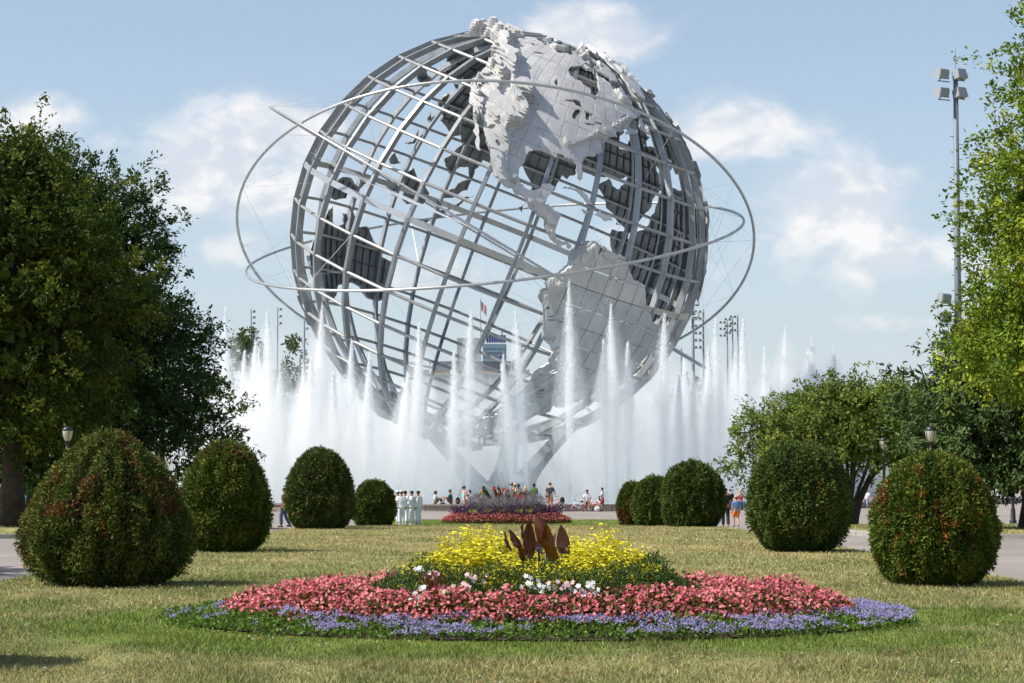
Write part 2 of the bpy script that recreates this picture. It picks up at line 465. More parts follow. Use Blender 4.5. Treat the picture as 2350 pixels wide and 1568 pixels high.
def beam(mb, p0, p1, out, w, d):
    """box beam from p0 to p1; out = outward direction, w tangential width, d radial depth"""
    t = p1 - p0; L = np.linalg.norm(t); t = t / L
    o = out - t * (out @ t); o /= np.linalg.norm(o); s = np.cross(t, o)
    V = []
    for p in (p0, p1):
        for a, b_ in ((-1, -1), (1, -1), (1, 1), (-1, 1)): V.append(p + s * a * w / 2 + o * b_ * d / 2)
    mb.add(V, [(0, 1, 2, 3), (7, 6, 5, 4), (0, 4, 5, 1), (1, 5, 6, 2), (2, 6, 7, 3), (3, 7, 4, 0)])

for lo in range(-180, 180, 15):
    mb = MB(); lats = np.arange(-80, 81, 10)
    P = sph(lats, np.full(len(lats), lo), np.full(len(lats), R))
    for a, b_ in zip(P[:-1], P[1:]):
        beam(mb, a, b_, (a + b_) / 2, .29, .50)
    for q in P[1:-1]:
        mb.ball(q, .19, 6, 4)
    ob('meridian_rib', mb.mesh('meridian_rib'), m_rib, globe)
lons = np.arange(-180, 180, 15)
for la in range(-80, 81, 10):
    mb = MB()
    if la == 0:
        P = sph(np.zeros(24), lons, np.full(24, R + .12))
        ax = GM[:, 2]
        for k in range(24):
            a, b_ = P[k], P[(k + 1) % 24]
            beam(mb, a, b_, (a + b_) / 2, .52, .12)
        ob('equator_band', mb.mesh('equator_band'), m_ring, globe); continue
    P = sph(np.full(24, la), lons, np.full(24, R + .08))
    for k in range(24): mb.tube([P[k], P[(k + 1) % 24]], .14, 8, caps=False)
    ob('parallel_tube', mb.mesh('parallel_tube'), m_tube, globe)

# ---- coast lines (longitude, latitude)
def pl(s): return np.array([[float(v) for v in q.split(',')] for q in s.split()])
NAM = pl("-168,65.6 -164.5,66.5 -161.8,66.2 -163.7,67.2 -166.5,68.3 -163,69.5 -157,71.3 -152,70.8 -145,70 -141,69.6 -136,69 -133,69.5 -128,70.4 -124,69.5 -120,69.5 -115,68.2 -109,67.9 -101,67.8 -96,68.2 -95.5,70.5 -94,71.8 -92,69.6 -88,68.7 -86,67.5 -82,69.5 -81.5,67.5 -86,66.3 -87,64.5 -90,63.5 -93,62 -94.5,60 -94.5,58.8 -92.5,57 -88.5,56.5 -85,55.3 -82.3,55 -82,53 -80.5,51.3 -79,51.6 -79,54 -77,56 -78,58.7 -77.5,60.5 -78,62.4 -74,62.3 -70,61 -69.5,59 -67.5,58.3 -65.5,59.8 -64,60.2 -62,57.5 -60,55 -57,53.5 -55.8,52.2 -58.5,51.3 -60,50.2 -64,50.2 -66.5,49.8 -69,48.5 -65,49 -64.5,47.8 -65,46.6 -64,46 -61.5,45.9 -60.3,46.8 -60,45.9 -63.5,44.6 -66,43.5 -66,44.5 -64.8,45.5 -67,45 -69,44 -70.5,43.2 -70.7,42 -70,41.7 -71.5,41.4 -74,40.7 -74.2,39.5 -75.3,38.2 -76,37 -76.3,39 -75.9,36.6 -75.5,35.2 -77.5,34.2 -79.3,33 -81.2,31.5 -81.4,30 -80.5,28 -80.1,26.2 -80.6,25.2 -81.8,26 -82.7,27.8 -82.8,29.2 -84.2,30 -85.5,29.8 -88,30.3 -89.3,30.2 -89.2,29.1 -91,29.3 -93.8,29.7 -95.2,28.9 -97.2,27.6 -97.3,25.8 -97.8,22.5 -97.2,20.5 -96,19 -94.5,18.2 -92,18.6 -90.7,19.5 -90.4,21 -88,21.5 -86.9,21.3 -87.6,19.5 -88,18.3 -88.4,16.3 -88.8,15.8 -86,15.9 -83.3,15 -83.5,12.5 -83.7,11 -82.3,9.2 -80.5,9.1 -79.5,9.6 -77.9,8.9 -78.4,7.9 -79.2,8.9 -80.4,8.2 -80.3,7.4 -81.8,8 -83,8.4 -83.7,8.6 -85,9.8 -85.8,10.5 -87.3,12.8 -89.5,13.3 -92,14.3 -94,16.1 -96,15.8 -99.5,16.7 -102,18 -104,19 -105.6,20.3 -105.4,21.8 -107,24 -109.2,25.8 -109.8,26.9 -111.5,28.5 -112.8,30.5 -113.2,31.3 -114.7,31.7 -114.5,30 -112.8,28.2 -111.3,26 -110.4,24.3 -109.5,23.1 -110.2,23 -112,24.8 -112.3,26.2 -114.2,27.2 -114.2,28.3 -115.8,30.2 -117.2,32.5 -118.5,34 -120.6,34.6 -121.9,36.6 -122.5,37.8 -123.8,39.3 -124.3,40.4 -124.2,43 -124,46.2 -124.7,48.4 -122.6,47.5 -122.8,49.1 -125,50.2 -127.5,51.2 -128.5,53 -130.3,54.6 -131.8,56.5 -134,58.3 -137,58.8 -139.5,59.7 -144,60 -147,60.9 -149,59.9 -151.8,59.3 -151.2,61 -153.8,59.2 -156.5,57.2 -160,55.8 -164.6,54.7 -161,56 -157.8,57.6 -157.3,58.8 -159,58.6 -162,58.7 -162,59.9 -165,60.6 -166,61.8 -164.8,63 -161.2,63.6 -161,64.5 -165,64.5")
NAM_H = [pl(s) for s in ("-92,46.7 -90.5,46.9 -88.5,47.2 -87.5,46.5 -85,46.6 -84.8,47.2 -86,48.6 -88.5,48.5 -90,47.7", "-87.8,42 -86.8,41.8 -86.3,43.2 -85.2,45.3 -86,45.8 -87.2,45.2 -87.9,43.5", "-84.3,45.8 -83.3,45 -83.3,44 -82.4,43.1 -81.6,43.5 -81.5,45.1 -80,44.6 -80.5,45.8 -82,46", "-83.4,41.8 -82,41.5 -80,42.2 -79,42.8 -80.5,42.6 -82.2,42.3", "-79.7,43.3 -78,43.3 -76.3,43.5 -76.5,44.1 -78.5,43.9", "-98.5,52 -97,50.6 -96.6,51.5 -98,53.7", "-116.5,61.2 -113,61.3 -110,62.6 -114,62.4", "-124,65.3 -120,65 -118.5,66.5 -122.5,66.5")]
SAM = pl("-77.3,8.6 -76.8,7.9 -75.5,10.6 -74.8,11.1 -72,12.2 -71.5,11 -71.6,9.2 -70.5,11.6 -68,11 -66,10.5 -62,10.6 -60,8.5 -57,6 -54,5.8 -51.5,4.2 -50,1.7 -50,0 -48,-0.8 -44.5,-2.7 -40,-2.9 -37.2,-4.8 -35.2,-5.6 -34.8,-8 -37,-11 -39,-13 -39,-17.5 -40.9,-22 -43.2,-23 -46,-24 -48.5,-26 -48.7,-28.5 -51,-31 -53.5,-34 -56,-34.9 -58.3,-34 -57,-36.3 -57.7,-38 -62,-39 -62.2,-40.8 -65,-41 -63.7,-42.5 -65.3,-45 -67.5,-46.3 -65.8,-47.8 -69,-51 -68.4,-52.4 -65.2,-54.7 -70,-55.2 -74,-52.5 -75.5,-48 -74,-44 -73.6,-40 -73.3,-37 -71.5,-32 -71.4,-29 -70.3,-23 -70.3,-18.4 -73,-16.5 -76.2,-14 -77.2,-12 -79,-8 -81.2,-6 -81.3,-4.5 -80,-3.3 -80.9,-2.2 -80,0.5 -78.8,1.5 -77.3,4 -77.9,7")
AFR = pl("-6,35.8 -2,35.2 3,36.8 10,37.3 11,34 15,32.3 20,30.8 20,32.5 25,31.6 30,31.4 34,31 32.6,29.8 35.5,24 37.3,20.5 39.5,15.5 43,12.2 44,10.5 51.2,11.8 49,6 44,1 40,-3 39,-7 40.6,-15 35,-20 35.5,-24 32.8,-26 32,-29 27,-33.7 20,-34.8 18.2,-33 15,-27 12,-18 13.5,-10 12,-5.5 9,0 9.5,4 5,4.5 2,6.3 -4,5.2 -8,4.4 -13,8.5 -16.5,12.5 -17.4,14.7 -16.3,19 -17,21.5 -14,26 -10,29.5 -9.5,32")
EUR = pl("-9.2,43 -1.5,43.5 -1.2,46 -4.7,48.4 1.5,50.2 4.5,52.5 8.5,53.8 8.2,57 10.5,57.6 10.8,54.2 14,54 19,54.5 21,57 24,57.3 23.5,59.3 29,60 22,60.2 21.3,63 25,65 22,65.8 17.3,61.5 18.5,60 16.5,57 14.2,55.5 12,57 10.7,59.2 7,58 5,60.5 9,63.5 14,67.5 20,70 28,71 40,67.8 33,66.5 38,64.2 44,66 46,68 54,68.5 60,69 68,68.5 67,71 73,72.5 75,68.5 80,72.5 88,75 104,77.5 113,74 128,72.8 140,72.8 152,71 162,69.6 170,70 180,69 190,66 181,64.8 178,62.5 170,60 163.5,59.5 162,56 156.8,51 155.8,56.8 163.5,61.8 156,61.5 149,59.6 142,59.2 135.3,54.8 141,53 140,48.5 135,43.5 130.5,42.3 129.3,37 126.5,34.5 126.5,37.5 124.8,39.7 121.5,39 121.8,40.8 117.7,39 119,37.3 122.4,37 119.3,35 121.8,31.5 121.5,28.3 117,23.6 113.5,22.2 109.8,20.4 108,21.6 105.8,19 109,13 107,10.4 105,8.7 105,10.5 101,13 99.3,9.3 103.4,4.5 104.2,1.4 101,3 98.3,8 98.6,13 97.5,16.8 94.3,16.2 94,19.5 91.5,22.6 87,21.3 82.3,16.7 80.2,15 79.9,10.5 77.5,8.1 74.8,13 72.8,19.5 72.5,21.5 70.3,21 67,24.8 61.5,25.1 57,26.8 51,28 48.5,30.2 50.2,26.5 51.5,24.5 54.3,24.2 56.4,26.2 59.7,22.4 55,17.2 45,12.8 43,13 42.6,16.6 39,21.5 35,28 34.9,29.4 34.3,31.3 36,36 32,36.1 27.5,36.8 26.3,39.5 29,41.1 35,42 41.5,41.5 37.5,45 39,47.2 33.5,46 33.5,44.5 30.8,46.5 28.2,43.5 28.5,41.2 26,40.7 23.5,40 24,37.7 22.5,36.5 21,38.5 19.4,41 15,44.5 13,45.6 12.5,44 16,41.8 18.5,40 16.5,39.8 16,38 12,41.9 9,44.3 3.5,43.2 0,40 -0.5,38 -2,36.8 -5.6,36 -8.9,37 -9.3,39")
EUR_H = [pl("47,43 49,45.5 51.5,46.8 53,45 51,43.5 53.5,41.5 53.8,37 50,37.5 49,41")]
AUS = pl("114,-22 113.5,-26 115.7,-32 115.2,-34.3 118,-35 123.5,-34 129,-31.7 134,-33 137.8,-32.8 138,-35.5 140.5,-38 146.5,-39 150,-37.4 153,-31 153.3,-25 149,-20.5 146,-18.5 145.3,-15 142.5,-10.8 141.5,-13.5 140.8,-17.5 137,-15.8 135.8,-15 136.8,-12.2 132.5,-11.3 130,-13.3 129,-15 126,-14 122.5,-17.5")
ANT = np.array([[lo, -70 + 3.2 * math.sin(lo * .071) + 2.5 * math.sin(lo * .19 + 1) + (7.0 * math.exp(-((lo + 62) / 5) ** 2)) - 5.5 * math.exp(-((lo + 45) / 12) ** 2) - 6 * math.exp(-((abs(lo) - 175) / 14) ** 2)] for lo in range(-180, 180, 4)])
ISL = {'arctic_island': ["-80,73.6 -72,71.4 -68,70 -62,66.5 -64,63.2 -68,63 -72,64.3 -78,64.5 -73,66.5 -73,68.3 -79,70 -88,70.5 -89.5,71.5 -85,73.7", "-117,69.9 -105,69 -101.5,69.7 -105,72.8 -112,73 -118,72.5 -117,71", "-90,76.5 -78,76.2 -75,78.5 -62,81.8 -78,83 -92,81 -86,79", "-92,76.5 -80,75.6 -82,74.6 -92,74.8", "-125,72 -120,71.3 -118,73.5 -121,74.5 -124.5,73.8", "-87,64 -81,63.7 -84,65.7 -86,66", "-59.3,47.7 -56,46.9 -53,46.7 -53.5,48.6 -55.7,50 -55.6,51.5 -57.2,51 -58.4,49", "-128,50.6 -124,48.5 -123.5,48.6 -125.5,50.2", "-73,78.2 -66,76 -59,75.8 -54.5,72 -51,69.5 -53.5,67 -50,62 -44,60 -41,63 -36,65.8 -25,69 -22,72 -19,76 -12,81.5 -28,83.2 -45,82.3 -60,81.8"],
       'caribbean_island': ["-84.9,21.9 -83,23 -80.5,23.1 -77,21.7 -74.2,20.2 -77.6,19.9 -77.2,20.7 -78.5,21.5 -82,22.5", "-74.4,18.4 -73,19.9 -70,19.7 -68.5,18.6 -71,17.8", "-78.3,18.4 -76.3,18.1 -77.2,17.8", "-67.2,18.5 -65.6,18.3 -66.9,17.9"],
       'european_island': ["-24,65.5 -16,66.4 -13.6,65 -18.5,63.4 -22.7,64", "-5.5,50 1.2,51.2 1.7,52.7 0,53.5 -2,55.8 -2,57.6 -5,58.6 -6,56.5 -3,54.5 -4.8,53 -5,51.7 -3,51.3", "-10,52 -6.2,52.3 -6,54.5 -8,55.2 -10,54", "8.5,39 9.7,39.2 9.5,43 8.6,42.2", "12.5,38 15.5,38.2 15.1,36.7"],
       'african_island': ["44,-25 47,-25 50.3,-15.5 49.3,-12 46,-15.7 44,-20"],
       'asian_island': ["130.2,33.5 132,31.5 135.8,33.6 139,34.8 141,36 141.8,39.8 140.3,41.2 139.5,38.3 136.8,37 133,35.5", "140.2,42 143.3,42 145.5,43.4 141.8,45.4 140.5,43.3", "142,46 144,49 143.3,52.5 142.5,54 141.8,50", "95.3,5.6 98,4 104,-2.5 106,-5.8 102.5,-4 99,0.5", "109,1.5 110.2,-3 114.5,-4 116.5,-3 118,1.5 119,5 117,7 113,3.2", "105.3,-6.2 108.5,-6.7 112.5,-6.8 114.4,-8 110,-8 106.5,-7.3", "119.3,-5.5 120.3,-3 123,-1 120.2,-.5 121,1.2 125,1.5 120,1 119,-2", "131,-1 134,-.8 135,-3.3 138,-1.7 144,-4 147.8,-6.5 150.7,-10.4 147,-9.3 143,-9 138,-8 135,-4.5 132.5,-3.8", "120.5,16 122,18.5 121.8,14.2 124,13 120.7,14", "122,7 125.5,9.6 126.5,7.3 125.3,5.8", "80,9.5 81.8,7 80.2,6", "120.2,23 121.8,25 120.9,22"],
       'pacific_island': ["144.8,-41 148.3,-41 147,-43.5 145.5,-42.6", "173,-35 175.8,-37.5 178.4,-37.8 177,-39.5 175.2,-41.5 173.9,-39.3 174.7,-37", "172.8,-40.6 174.2,-41.6 171,-44.5 168.5,-46.6 166.5,-45.9 170,-43"]}
def jag(P, seed, amp=.09, it=2):
    r = np.random.default_rng(seed)
    for k in range(it):
        Q = np.roll(P, -1, 0); d = Q - P; L = np.hypot(d[:, 0] * np.cos(np.radians(P[:, 1])), d[:, 1])
        m = (P + Q) / 2 + np.stack([-d[:, 1], d[:, 0]], 1) * r.normal(0, amp, (len(P), 1))
        keep = L > .9
        out = []
        for i in range(len(P)):
            out.append(P[i])
            if keep[i]: out.append(m[i])
        P = np.array(out)
    return P
def inside(P, x, y):
    x = np.asarray(x); y = np.asarray(y); c = np.zeros(x.shape, bool)
    Q = np.roll(P, -1, 0)
    for (x1, y1), (x2, y2) in zip(P, Q):
        k = (y1 > y) != (y2 > y)
        if not k.any(): continue
        c ^= k & (x < (x2 - x1) * (y - y1) / (y2 - y1 + 1e-15) + x1)
    return c
def dseg(lon, lat, A):
    """distance in degrees of arc to a polyline"""
    best = np.full(lon.shape, 1e9); cl = np.cos(np.radians(lat))
    for (x1, y1), (x2, y2) in zip(A[:-1], A[1:]):
        dx, dy = (x2 - x1) * cl, y2 - y1; px, py = (lon - x1) * cl, lat - y1
        t = np.clip((px * dx + py * dy) / (dx * dx + dy * dy + 1e-9), 0, 1)
        best = np.minimum(best, np.hypot(px - t * dx, py - t * dy))
    return best
def terrace(e, step):
    k = np.floor(e); f = e - k
    return step * (k + np.clip((f - .93) / .07, 0, 1))
RIDG_N = [(pl("-163,60 -154,62.5 -145,62.5 -138,60.5 -131,57.5 -125,54 -119,51 -115,48 -111,44.5 -108,40.5 -106,36.5 -106,32 -105.5,28 -104,24 -101,20 -97,17.5 -93,16 -90,15 -86,13 -84,10"), 3.0, 4.0), (pl("-123,49 -121.5,45 -121,41 -119,37.5 -117,34.5 -115.5,31.5"), 1.7, 3.0), (pl("-118,45 -115,41 -112,38 -110,34.5"), 4.2, 2.6), (pl("-86.5,34 -82,36.8 -79,39.5 -74.5,42.8 -70,45.5 -66,48"), 1.5, 2.6), (pl("-160,68.3 -147,68.6 -136,67"), 1.6, 2.4), (pl("-66,58 -63,55.5"), 2, 1.5), (pl("-85,15 -86,14"), 1, 2)]
PEAK_N = [(-151, 63, 1.5, 4.5), (-139.5, 61, 1.2, 3.5), (-121.8, 46.8, .9, 3.0), (-122.2, 41.5, .9, 3.0), (-118.3, 37, .9, 2.6), (-106.5, 39.2, 1.0, 2.2), (-98, 19.2, 1.0, 3.0), (-127, 53, .9, 3.0), (-154, 60.8, .9, 2.6), (-92, 15.3, .7, 2.0), (-84.5, 10.5, .7, 2)]
RIDG_S = [(pl("-73,10.5 -75.5,6 -77.5,1.5 -78.8,-3 -78,-7.5 -75.5,-12 -71.5,-15.5 -68,-18.5 -67,-22 -68.5,-28 -70,-33"), 2.3, 4.2), (pl("-70,-33 -71.2,-40 -72.8,-48 -70,-54"), 1.6, 1.5), (pl("-68,-17 -66.5,-21"), 3, 2), (pl("-64,4.5 -60.5,4.8"), 1.6, 2.2), (pl("-45,-17 -43.5,-21"), 1.4, 1.8), (pl("-72.5,8 -66,10"), 1, 2)]
PEAK_S = [(-78.5, -1, .9, 3.0), (-73.7, 10.6, 1.0, 3.4), (-70, -32.6, .9, 3), (-68, -16.5, .9, 2.6)]
def elev(lon, lat, ridg, peaks, seed):
    e = np.zeros(lon.shape)
    n = fbm(lon * .27 * np.cos(np.radians(lat)) + 50, lat * .27 + 50, seed, 2); n2 = fbm(lon * .16 + 7, lat * .16 + 3, seed + 5, 3)
    for A, w, amp in ridg:
        d = dseg(lon, lat, A) + 3.0 * w * (n2 - .5)
        e = np.maximum(e, amp * np.exp(-(np.maximum(d, 0) / w) ** 4) * (.10 + 1.25 * n))
    for x, y, w, amp in peaks:
        d = np.hypot((lon - x) * np.cos(np.radians(lat)), lat - y)
        e = e + amp * np.clip(1 - d / w, 0, 1)
    return e

def triangulate(poly, holes, dlat, gridlat=None, gridlon=None):
    """-> points (n,2), triangles (m,3) inside poly and outside holes"""
    pts, edges = [], []
    def ring(P):
        b = len(pts); pts.extend(map(tuple, P)); k = len(P)
        edges.extend((b + i, b + (i + 1) % k) for i in range(k))
    ring(poly)
    for h in holes: ring(h)
    x0, y0 = poly.min(0) - .5; x1, y1 = poly.max(0) + .5
    if gridlat:
        for g in np.arange(math.floor(y0 / gridlat) * gridlat, y1 + gridlat, gridlat):
            b = len(pts); pts.extend([(x0 - 6, g), (x1 + 6, g)]); edges.append((b, b + 1))
        for g in np.arange(math.floor(x0 / gridlon) * gridlon, x1 + gridlon, gridlon):
            b = len(pts); pts.extend([(g, y0 - 6), (g, y1 + 6)]); edges.append((b, b + 1))
    row = 0
    for la in np.arange(y0, y1, dlat):
        dl = dlat / max(.12, math.cos(math.radians(la)))
        xs = np.arange(x0 + (row % 2) * dl / 2, x1, dl); row += 1
        k = inside(poly, xs, np.full(len(xs), la))
        for h in holes: k &= ~inside(h, xs, np.full(len(xs), la))
        pts.extend((x, la) for x in xs[k])
    r = delaunay_2d_cdt([Vector(p) for p in pts], edges, [], 0, 1e-5)
    V = np.array([(v.x, v.y) for v in r[0]]); T = np.array([f for f in r[2] if len(f) == 3])
    c = V[T].mean(1)
    k = inside(poly, c[:, 0], c[:, 1])
    for h in holes: k &= ~inside(h, c[:, 0], c[:, 1])
    return V, T[k]
def plate_mesh(name, V, T, h, r_top, r_bot, gap=0.0, centre=None):
    """closed slab over triangles T: top at r_top + h, bottom at r_bot"""
    u, inv = np.unique(T, return_inverse=True); T = inv.reshape(-1, 3)
    ll = V[u].copy(); hh = h[u] if h is not None else np.zeros(len(u))
    if gap and centre is not None:
        s = np.stack([gap / (np.cos(np.radians(ll[:, 1])) * R), np.full(len(ll), gap / R)], 1) * 180 / np.pi
        d = ll - centre; ll = ll - np.sign(d) * np.minimum(np.abs(d), s) * (np.abs(d) > 1.0)
    a = sph(ll[:, 1], ll[:, 0], r_top + hh); b_ = sph(ll[:, 1], ll[:, 0], np.full(len(u), r_bot))
    P = ll[T]; area = (P[:, 1, 0] - P[:, 0, 0]) * (P[:, 2, 1] - P[:, 0, 1]) - (P[:, 1, 1] - P[:, 0, 1]) * (P[:, 2, 0] - P[:, 0, 0])
    T = np.where((area < 0)[:, None], T[:, ::-1], T)
    E_ = np.concatenate([T[:, [0, 1]], T[:, [1, 2]], T[:, [2, 0]]]); n = len(u)
    key = E_[:, 0].astype(np.int64) * n + E_[:, 1]; rkey = E_[:, 1].astype(np.int64) * n + E_[:, 0]
    bd = E_[~np.isin(key, rkey)]
    F3 = np.concatenate([T, T[:, ::-1] + n]); F4 = np.stack([bd[:, 0], bd[:, 0] + n, bd[:, 1] + n, bd[:, 1]], 1)
    return np_mesh(name, np.concatenate([a, b_]), [F4, F3])

R0 = R + .42
def islands(T):
    par = {}
    def f(x):
        while par.setdefault(x, x) != x: par[x] = par[par[x]]; x = par[x]
        return x
    for a, b_, c in T: par[f(a)] = f(b_); par[f(c)] = f(b_)
    lab = np.array([f(t[0]) for t in T])
    return [T[lab == k] for k in np.unique(lab)]
def contour_slab(name, E, lon0, lat0, d, t, r0, r1, parent):
    """slab over the region where the sampled height E exceeds t, by marching squares"""
    up = E > t; ny, nx = E.shape; V = []; idx = {}; T = []; Wl = []
    def corner(j, i):
        k = (0, j, i)
        if k not in idx: idx[k] = len(V); V.append((lon0 + i * d, lat0 + j * d))
        return idx[k]
    def cut(j, i, j2, i2):
        k = (1, min(j, j2), min(i, i2), 0 if j == j2 else 1)
        if k not in idx:
            f = (t - E[j, i]) / (E[j2, i2] - E[j, i]); idx[k] = len(V); V.append((lon0 + (i + (i2 - i) * f) * d, lat0 + (j + (j2 - j) * f) * d))
        return idx[k]
    s4 = up[:-1, :-1].astype(int) + up[:-1, 1:] + up[1:, 1:] + up[1:, :-1]
    for j, i in zip(*np.nonzero(s4)):
        cs = [(j, i), (j, i + 1), (j + 1, i + 1), (j + 1, i)]; P = []; M = []
        for a in range(4):
            p, q = cs[a], cs[(a + 1) % 4]
            if up[p]: P.append(corner(*p)); M.append(0)
            if up[p] != up[q]: P.append(cut(*p, *q)); M.append(1)
        for a in range(1, len(P) - 1): T.append((P[0], P[a], P[a + 1]))
        for a in range(len(P)):
            if M[a] and M[(a + 1) % len(P)] and len(P) > 2: Wl.append((P[a], P[(a + 1) % len(P)]))
    if not T: return
    V = np.array(V); n = len(V); T = np.array(T); Wl = np.array(Wl) if len(Wl) else np.zeros((0, 2), int)
    top = sph(V[:, 1], V[:, 0], np.full(n, r1)); bot = sph(V[:, 1], V[:, 0], np.full(n, r0))
    F4 = np.stack([Wl[:, 0], Wl[:, 0] + n, Wl[:, 1] + n, Wl[:, 1]], 1)
    ob(name, np_mesh(name, np.concatenate([top, bot]), [F4, T]), m_plate, parent, kind='stuff')
def hero_continent(name, poly, holes, ridg, peaks, seed, gap, dlat):
    root = ob(name, None, None, globe)
    P = jag(poly, seed); H = [jag(h, seed + i, .07, 1) for i, h in enumerate(holes)]
    V, T = triangulate(P, H, dlat, 5.0, 5.0)
    c = V[T].mean(1); ci = np.floor(c / 5.0).astype(int)
    key = ci[:, 0] * 1000 + ci[:, 1]
    r = np.random.default_rng(seed)
    for k in np.unique(key):
        cc = (np.array(ci[key == k][0]) + .5) * 5.0
        for sel in islands(T[key == k]):
            dz = r.uniform(-.010, .010)
            ob('panel', plate_mesh('panel', V, sel, None, R0 + dz, R0 - .16, gap, cc), m_plate, root)
    d = .30; x0, y0 = P.min(0) - 1; x1, y1 = P.max(0) + 1
    lo, la = np.meshgrid(np.arange(x0, x1, d), np.arange(y0, y1, d))
    E = elev(lo, la, ridg, peaks, seed)
    k = inside(P, lo, la)
    for h in H: k &= ~inside(h, lo, la)
    E = np.where(k, E, -.6)
    for q, t in enumerate((.75, 1.35, 1.95, 2.6, 3.3, 4.0, 4.8)):
        contour_slab('terrace', E, x0, y0, d, t, R0 - .02 + .20 * q, R0 + .20 * (q + 1), root)
    return root, P
hero_continent('north_america', NAM, NAM_H, RIDG_N, PEAK_N, 4, .012, 1.2)
hero_continent('south_america', SAM, [], RIDG_S, PEAK_S, 8, .034, 1.2)

def plain_continent(name, polys, holes, seed, dlat, bars=True, amp=0.0):
    root = ob(name, None, None, globe)
    for i, poly in enumerate(polys):
        P = jag(poly, seed + i)
        V, T = triangulate(P, holes if i == 0 else [], dlat)
        h = terrace(np.clip(5 * (fbm(V[:, 0] * .22 + 9, V[:, 1] * .22, seed, 3) - .45), 0, 9) * (1 + amp), .18)
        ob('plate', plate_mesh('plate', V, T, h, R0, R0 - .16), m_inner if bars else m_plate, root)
        if not bars: continue
        mb = MB()
        x0, y0 = P.min(0); x1, y1 = P.max(0)
        def run(lo, la):
            k = inside(P, lo, la)
            for hh in (holes if i == 0 else []): k &= ~inside(hh, lo, la)
            Q = sph(la, lo, np.full(len(la), R0 - .24))
            for a in range(len(lo) - 1):
                if k[a] and k[a + 1]: beam(mb, Q[a], Q[a + 1], Q[a], .07, .16)
        for la in np.arange(math.ceil(y0 / 5) * 5, y1, 5.0):
            lo = np.arange(x0, x1, 2.4 / max(.2, math.cos(math.radians(la)))); run(lo, np.full(len(lo), la))
        for lo_ in np.arange(math.ceil(x0 / 3) * 3, x1, 3.0):
            la = np.arange(y0, min(y1, 76), 2.5); run(np.full(len(la), lo_), la)
        if mb.n: ob('stiffener_grid', mb.mesh('stiffener_grid'), m_leg, root, kind='stuff')
plain_continent('africa', [AFR] + [pl(s) for s in ISL['african_island']], [], 21, 1.4)
plain_continent('eurasia', [EUR] + [pl(s) for s in ISL['european_island'] + ISL['asian_island']], EUR_H, 31, 1.4)
plain_continent('australia', [AUS] + [pl(s) for s in ISL['pacific_island']], [], 41, 1.2)
plain_continent('arctic_islands', [pl(s) for s in ISL['arctic_island']], [], 51, .6, False, .4)
plain_continent('caribbean_islands', [pl(s) for s in ISL['caribbean_island']], [], 61, .4, False, .4)
# Antarctica as a cap
la_in = np.linspace(0, 1, 8)
A_V = []
for q in ANT: A_V.append([(q[0], q[1] + (-89.5 - q[1]) * f) for f in la_in])
A_V = np.array(A_V); nA = len(ANT)
hA = terrace(np.clip(6 * (fbm(A_V[..., 0] * .1, A_V[..., 1] * .3, 3) - .4), 0, 4), .22)
top = sph(A_V[..., 1], A_V[..., 0], R0 + hA).reshape(-1, 3); bot = sph(A_V[..., 1], A_V[..., 0], np.full(A_V.shape[:2], R0 - .16)).reshape(-1, 3)
i = np.arange(nA)[:, None]; j = np.arange(7)[None]; k8 = 8
Fa = np.stack([i * k8 + j, i * k8 + j + 1, ((i + 1) % nA) * k8 + j + 1, ((i + 1) % nA) * k8 + j], -1).reshape(-1, 4)
rim_ = np.stack([np.arange(nA) * 8, ((np.arange(nA) + 1) % nA) * 8, ((np.arange(nA) + 1) % nA) * 8 + len(top), np.arange(nA) * 8 + len(top)], 1)
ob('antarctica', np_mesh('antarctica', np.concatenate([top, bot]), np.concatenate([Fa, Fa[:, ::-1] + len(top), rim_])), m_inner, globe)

# ---- orbit rings with their stay cables
m_cable = mat('stay_cable', (.55, .57, .6), .4, .6)
def basis(n):
    n = np.array(n, float); n /= np.linalg.norm(n); t = np.cross(n, [0, 0, 1.0]); t /= np.linalg.norm(t)
    return n, t, np.cross(n, t)
NODES = sph(np.repeat(np.arange(-80, 81, 10), 24), np.tile(lons, 17), np.full(17 * 24, R + .2))
def orbit(n, r, off, rad, ncab, fan=None):
    n, t, b_ = basis(n); th = np.arange(160) * 2 * np.pi / 160
    P = np.array([off[0], 0, off[1]]) + r * (np.cos(th)[:, None] * t + np.sin(th)[:, None] * b_)
    o = ob('orbit_ring', MB().tube(P, rad, 8, closed=True).mesh('orbit_ring', True), m_ring, globe)
    mb = MB()
    for k in range(0, 160, 160 // ncab):
        d = np.linalg.norm(NODES - P[k], axis=1); idx = np.argsort(d)[[2, 14, 22]]
        for q in idx: mb.tube([P[k], NODES[q]], .011, 3, caps=False)
    if fan is not None:
        k = int(np.argmin(P @ np.array([0, 1.0, 0])))          # the point nearest the viewer
        for la, lo in fan:
            q = sph(np.array([la]), np.array([lo]), np.array([R + .2]))[0]
            mb.tube([P[k], q], .016, 3, caps=False)
    ob('stay_cables', mb.mesh('stay_cables'), m_cable, o, kind='stuff')
orbit((0.0465, 0.4825, 0.8746), 23.03, (-.29, -.36), .125, 16)
orbit((-0.1015, -0.2356, 0.9665), 22.25, (-.34, -.37), .125, 16)
orbit((0.514, -0.0715, 0.8548), 23.24, (-.30, -.32), .105, 10, [(4, -172 + 5.0 * k) for k in range(11)] + [(-4, -88 + 4 * k) for k in range(6)])
ob('beacon', MB().lathe([(.02, 0), (.12, .02), (.12, .3), (.05, .38), (.01, .4)], 8).mesh('beacon'), mat('beacon_red', (.5, .06, .04), .4), globe, tuple(np.array([0, 0, R + .9])))

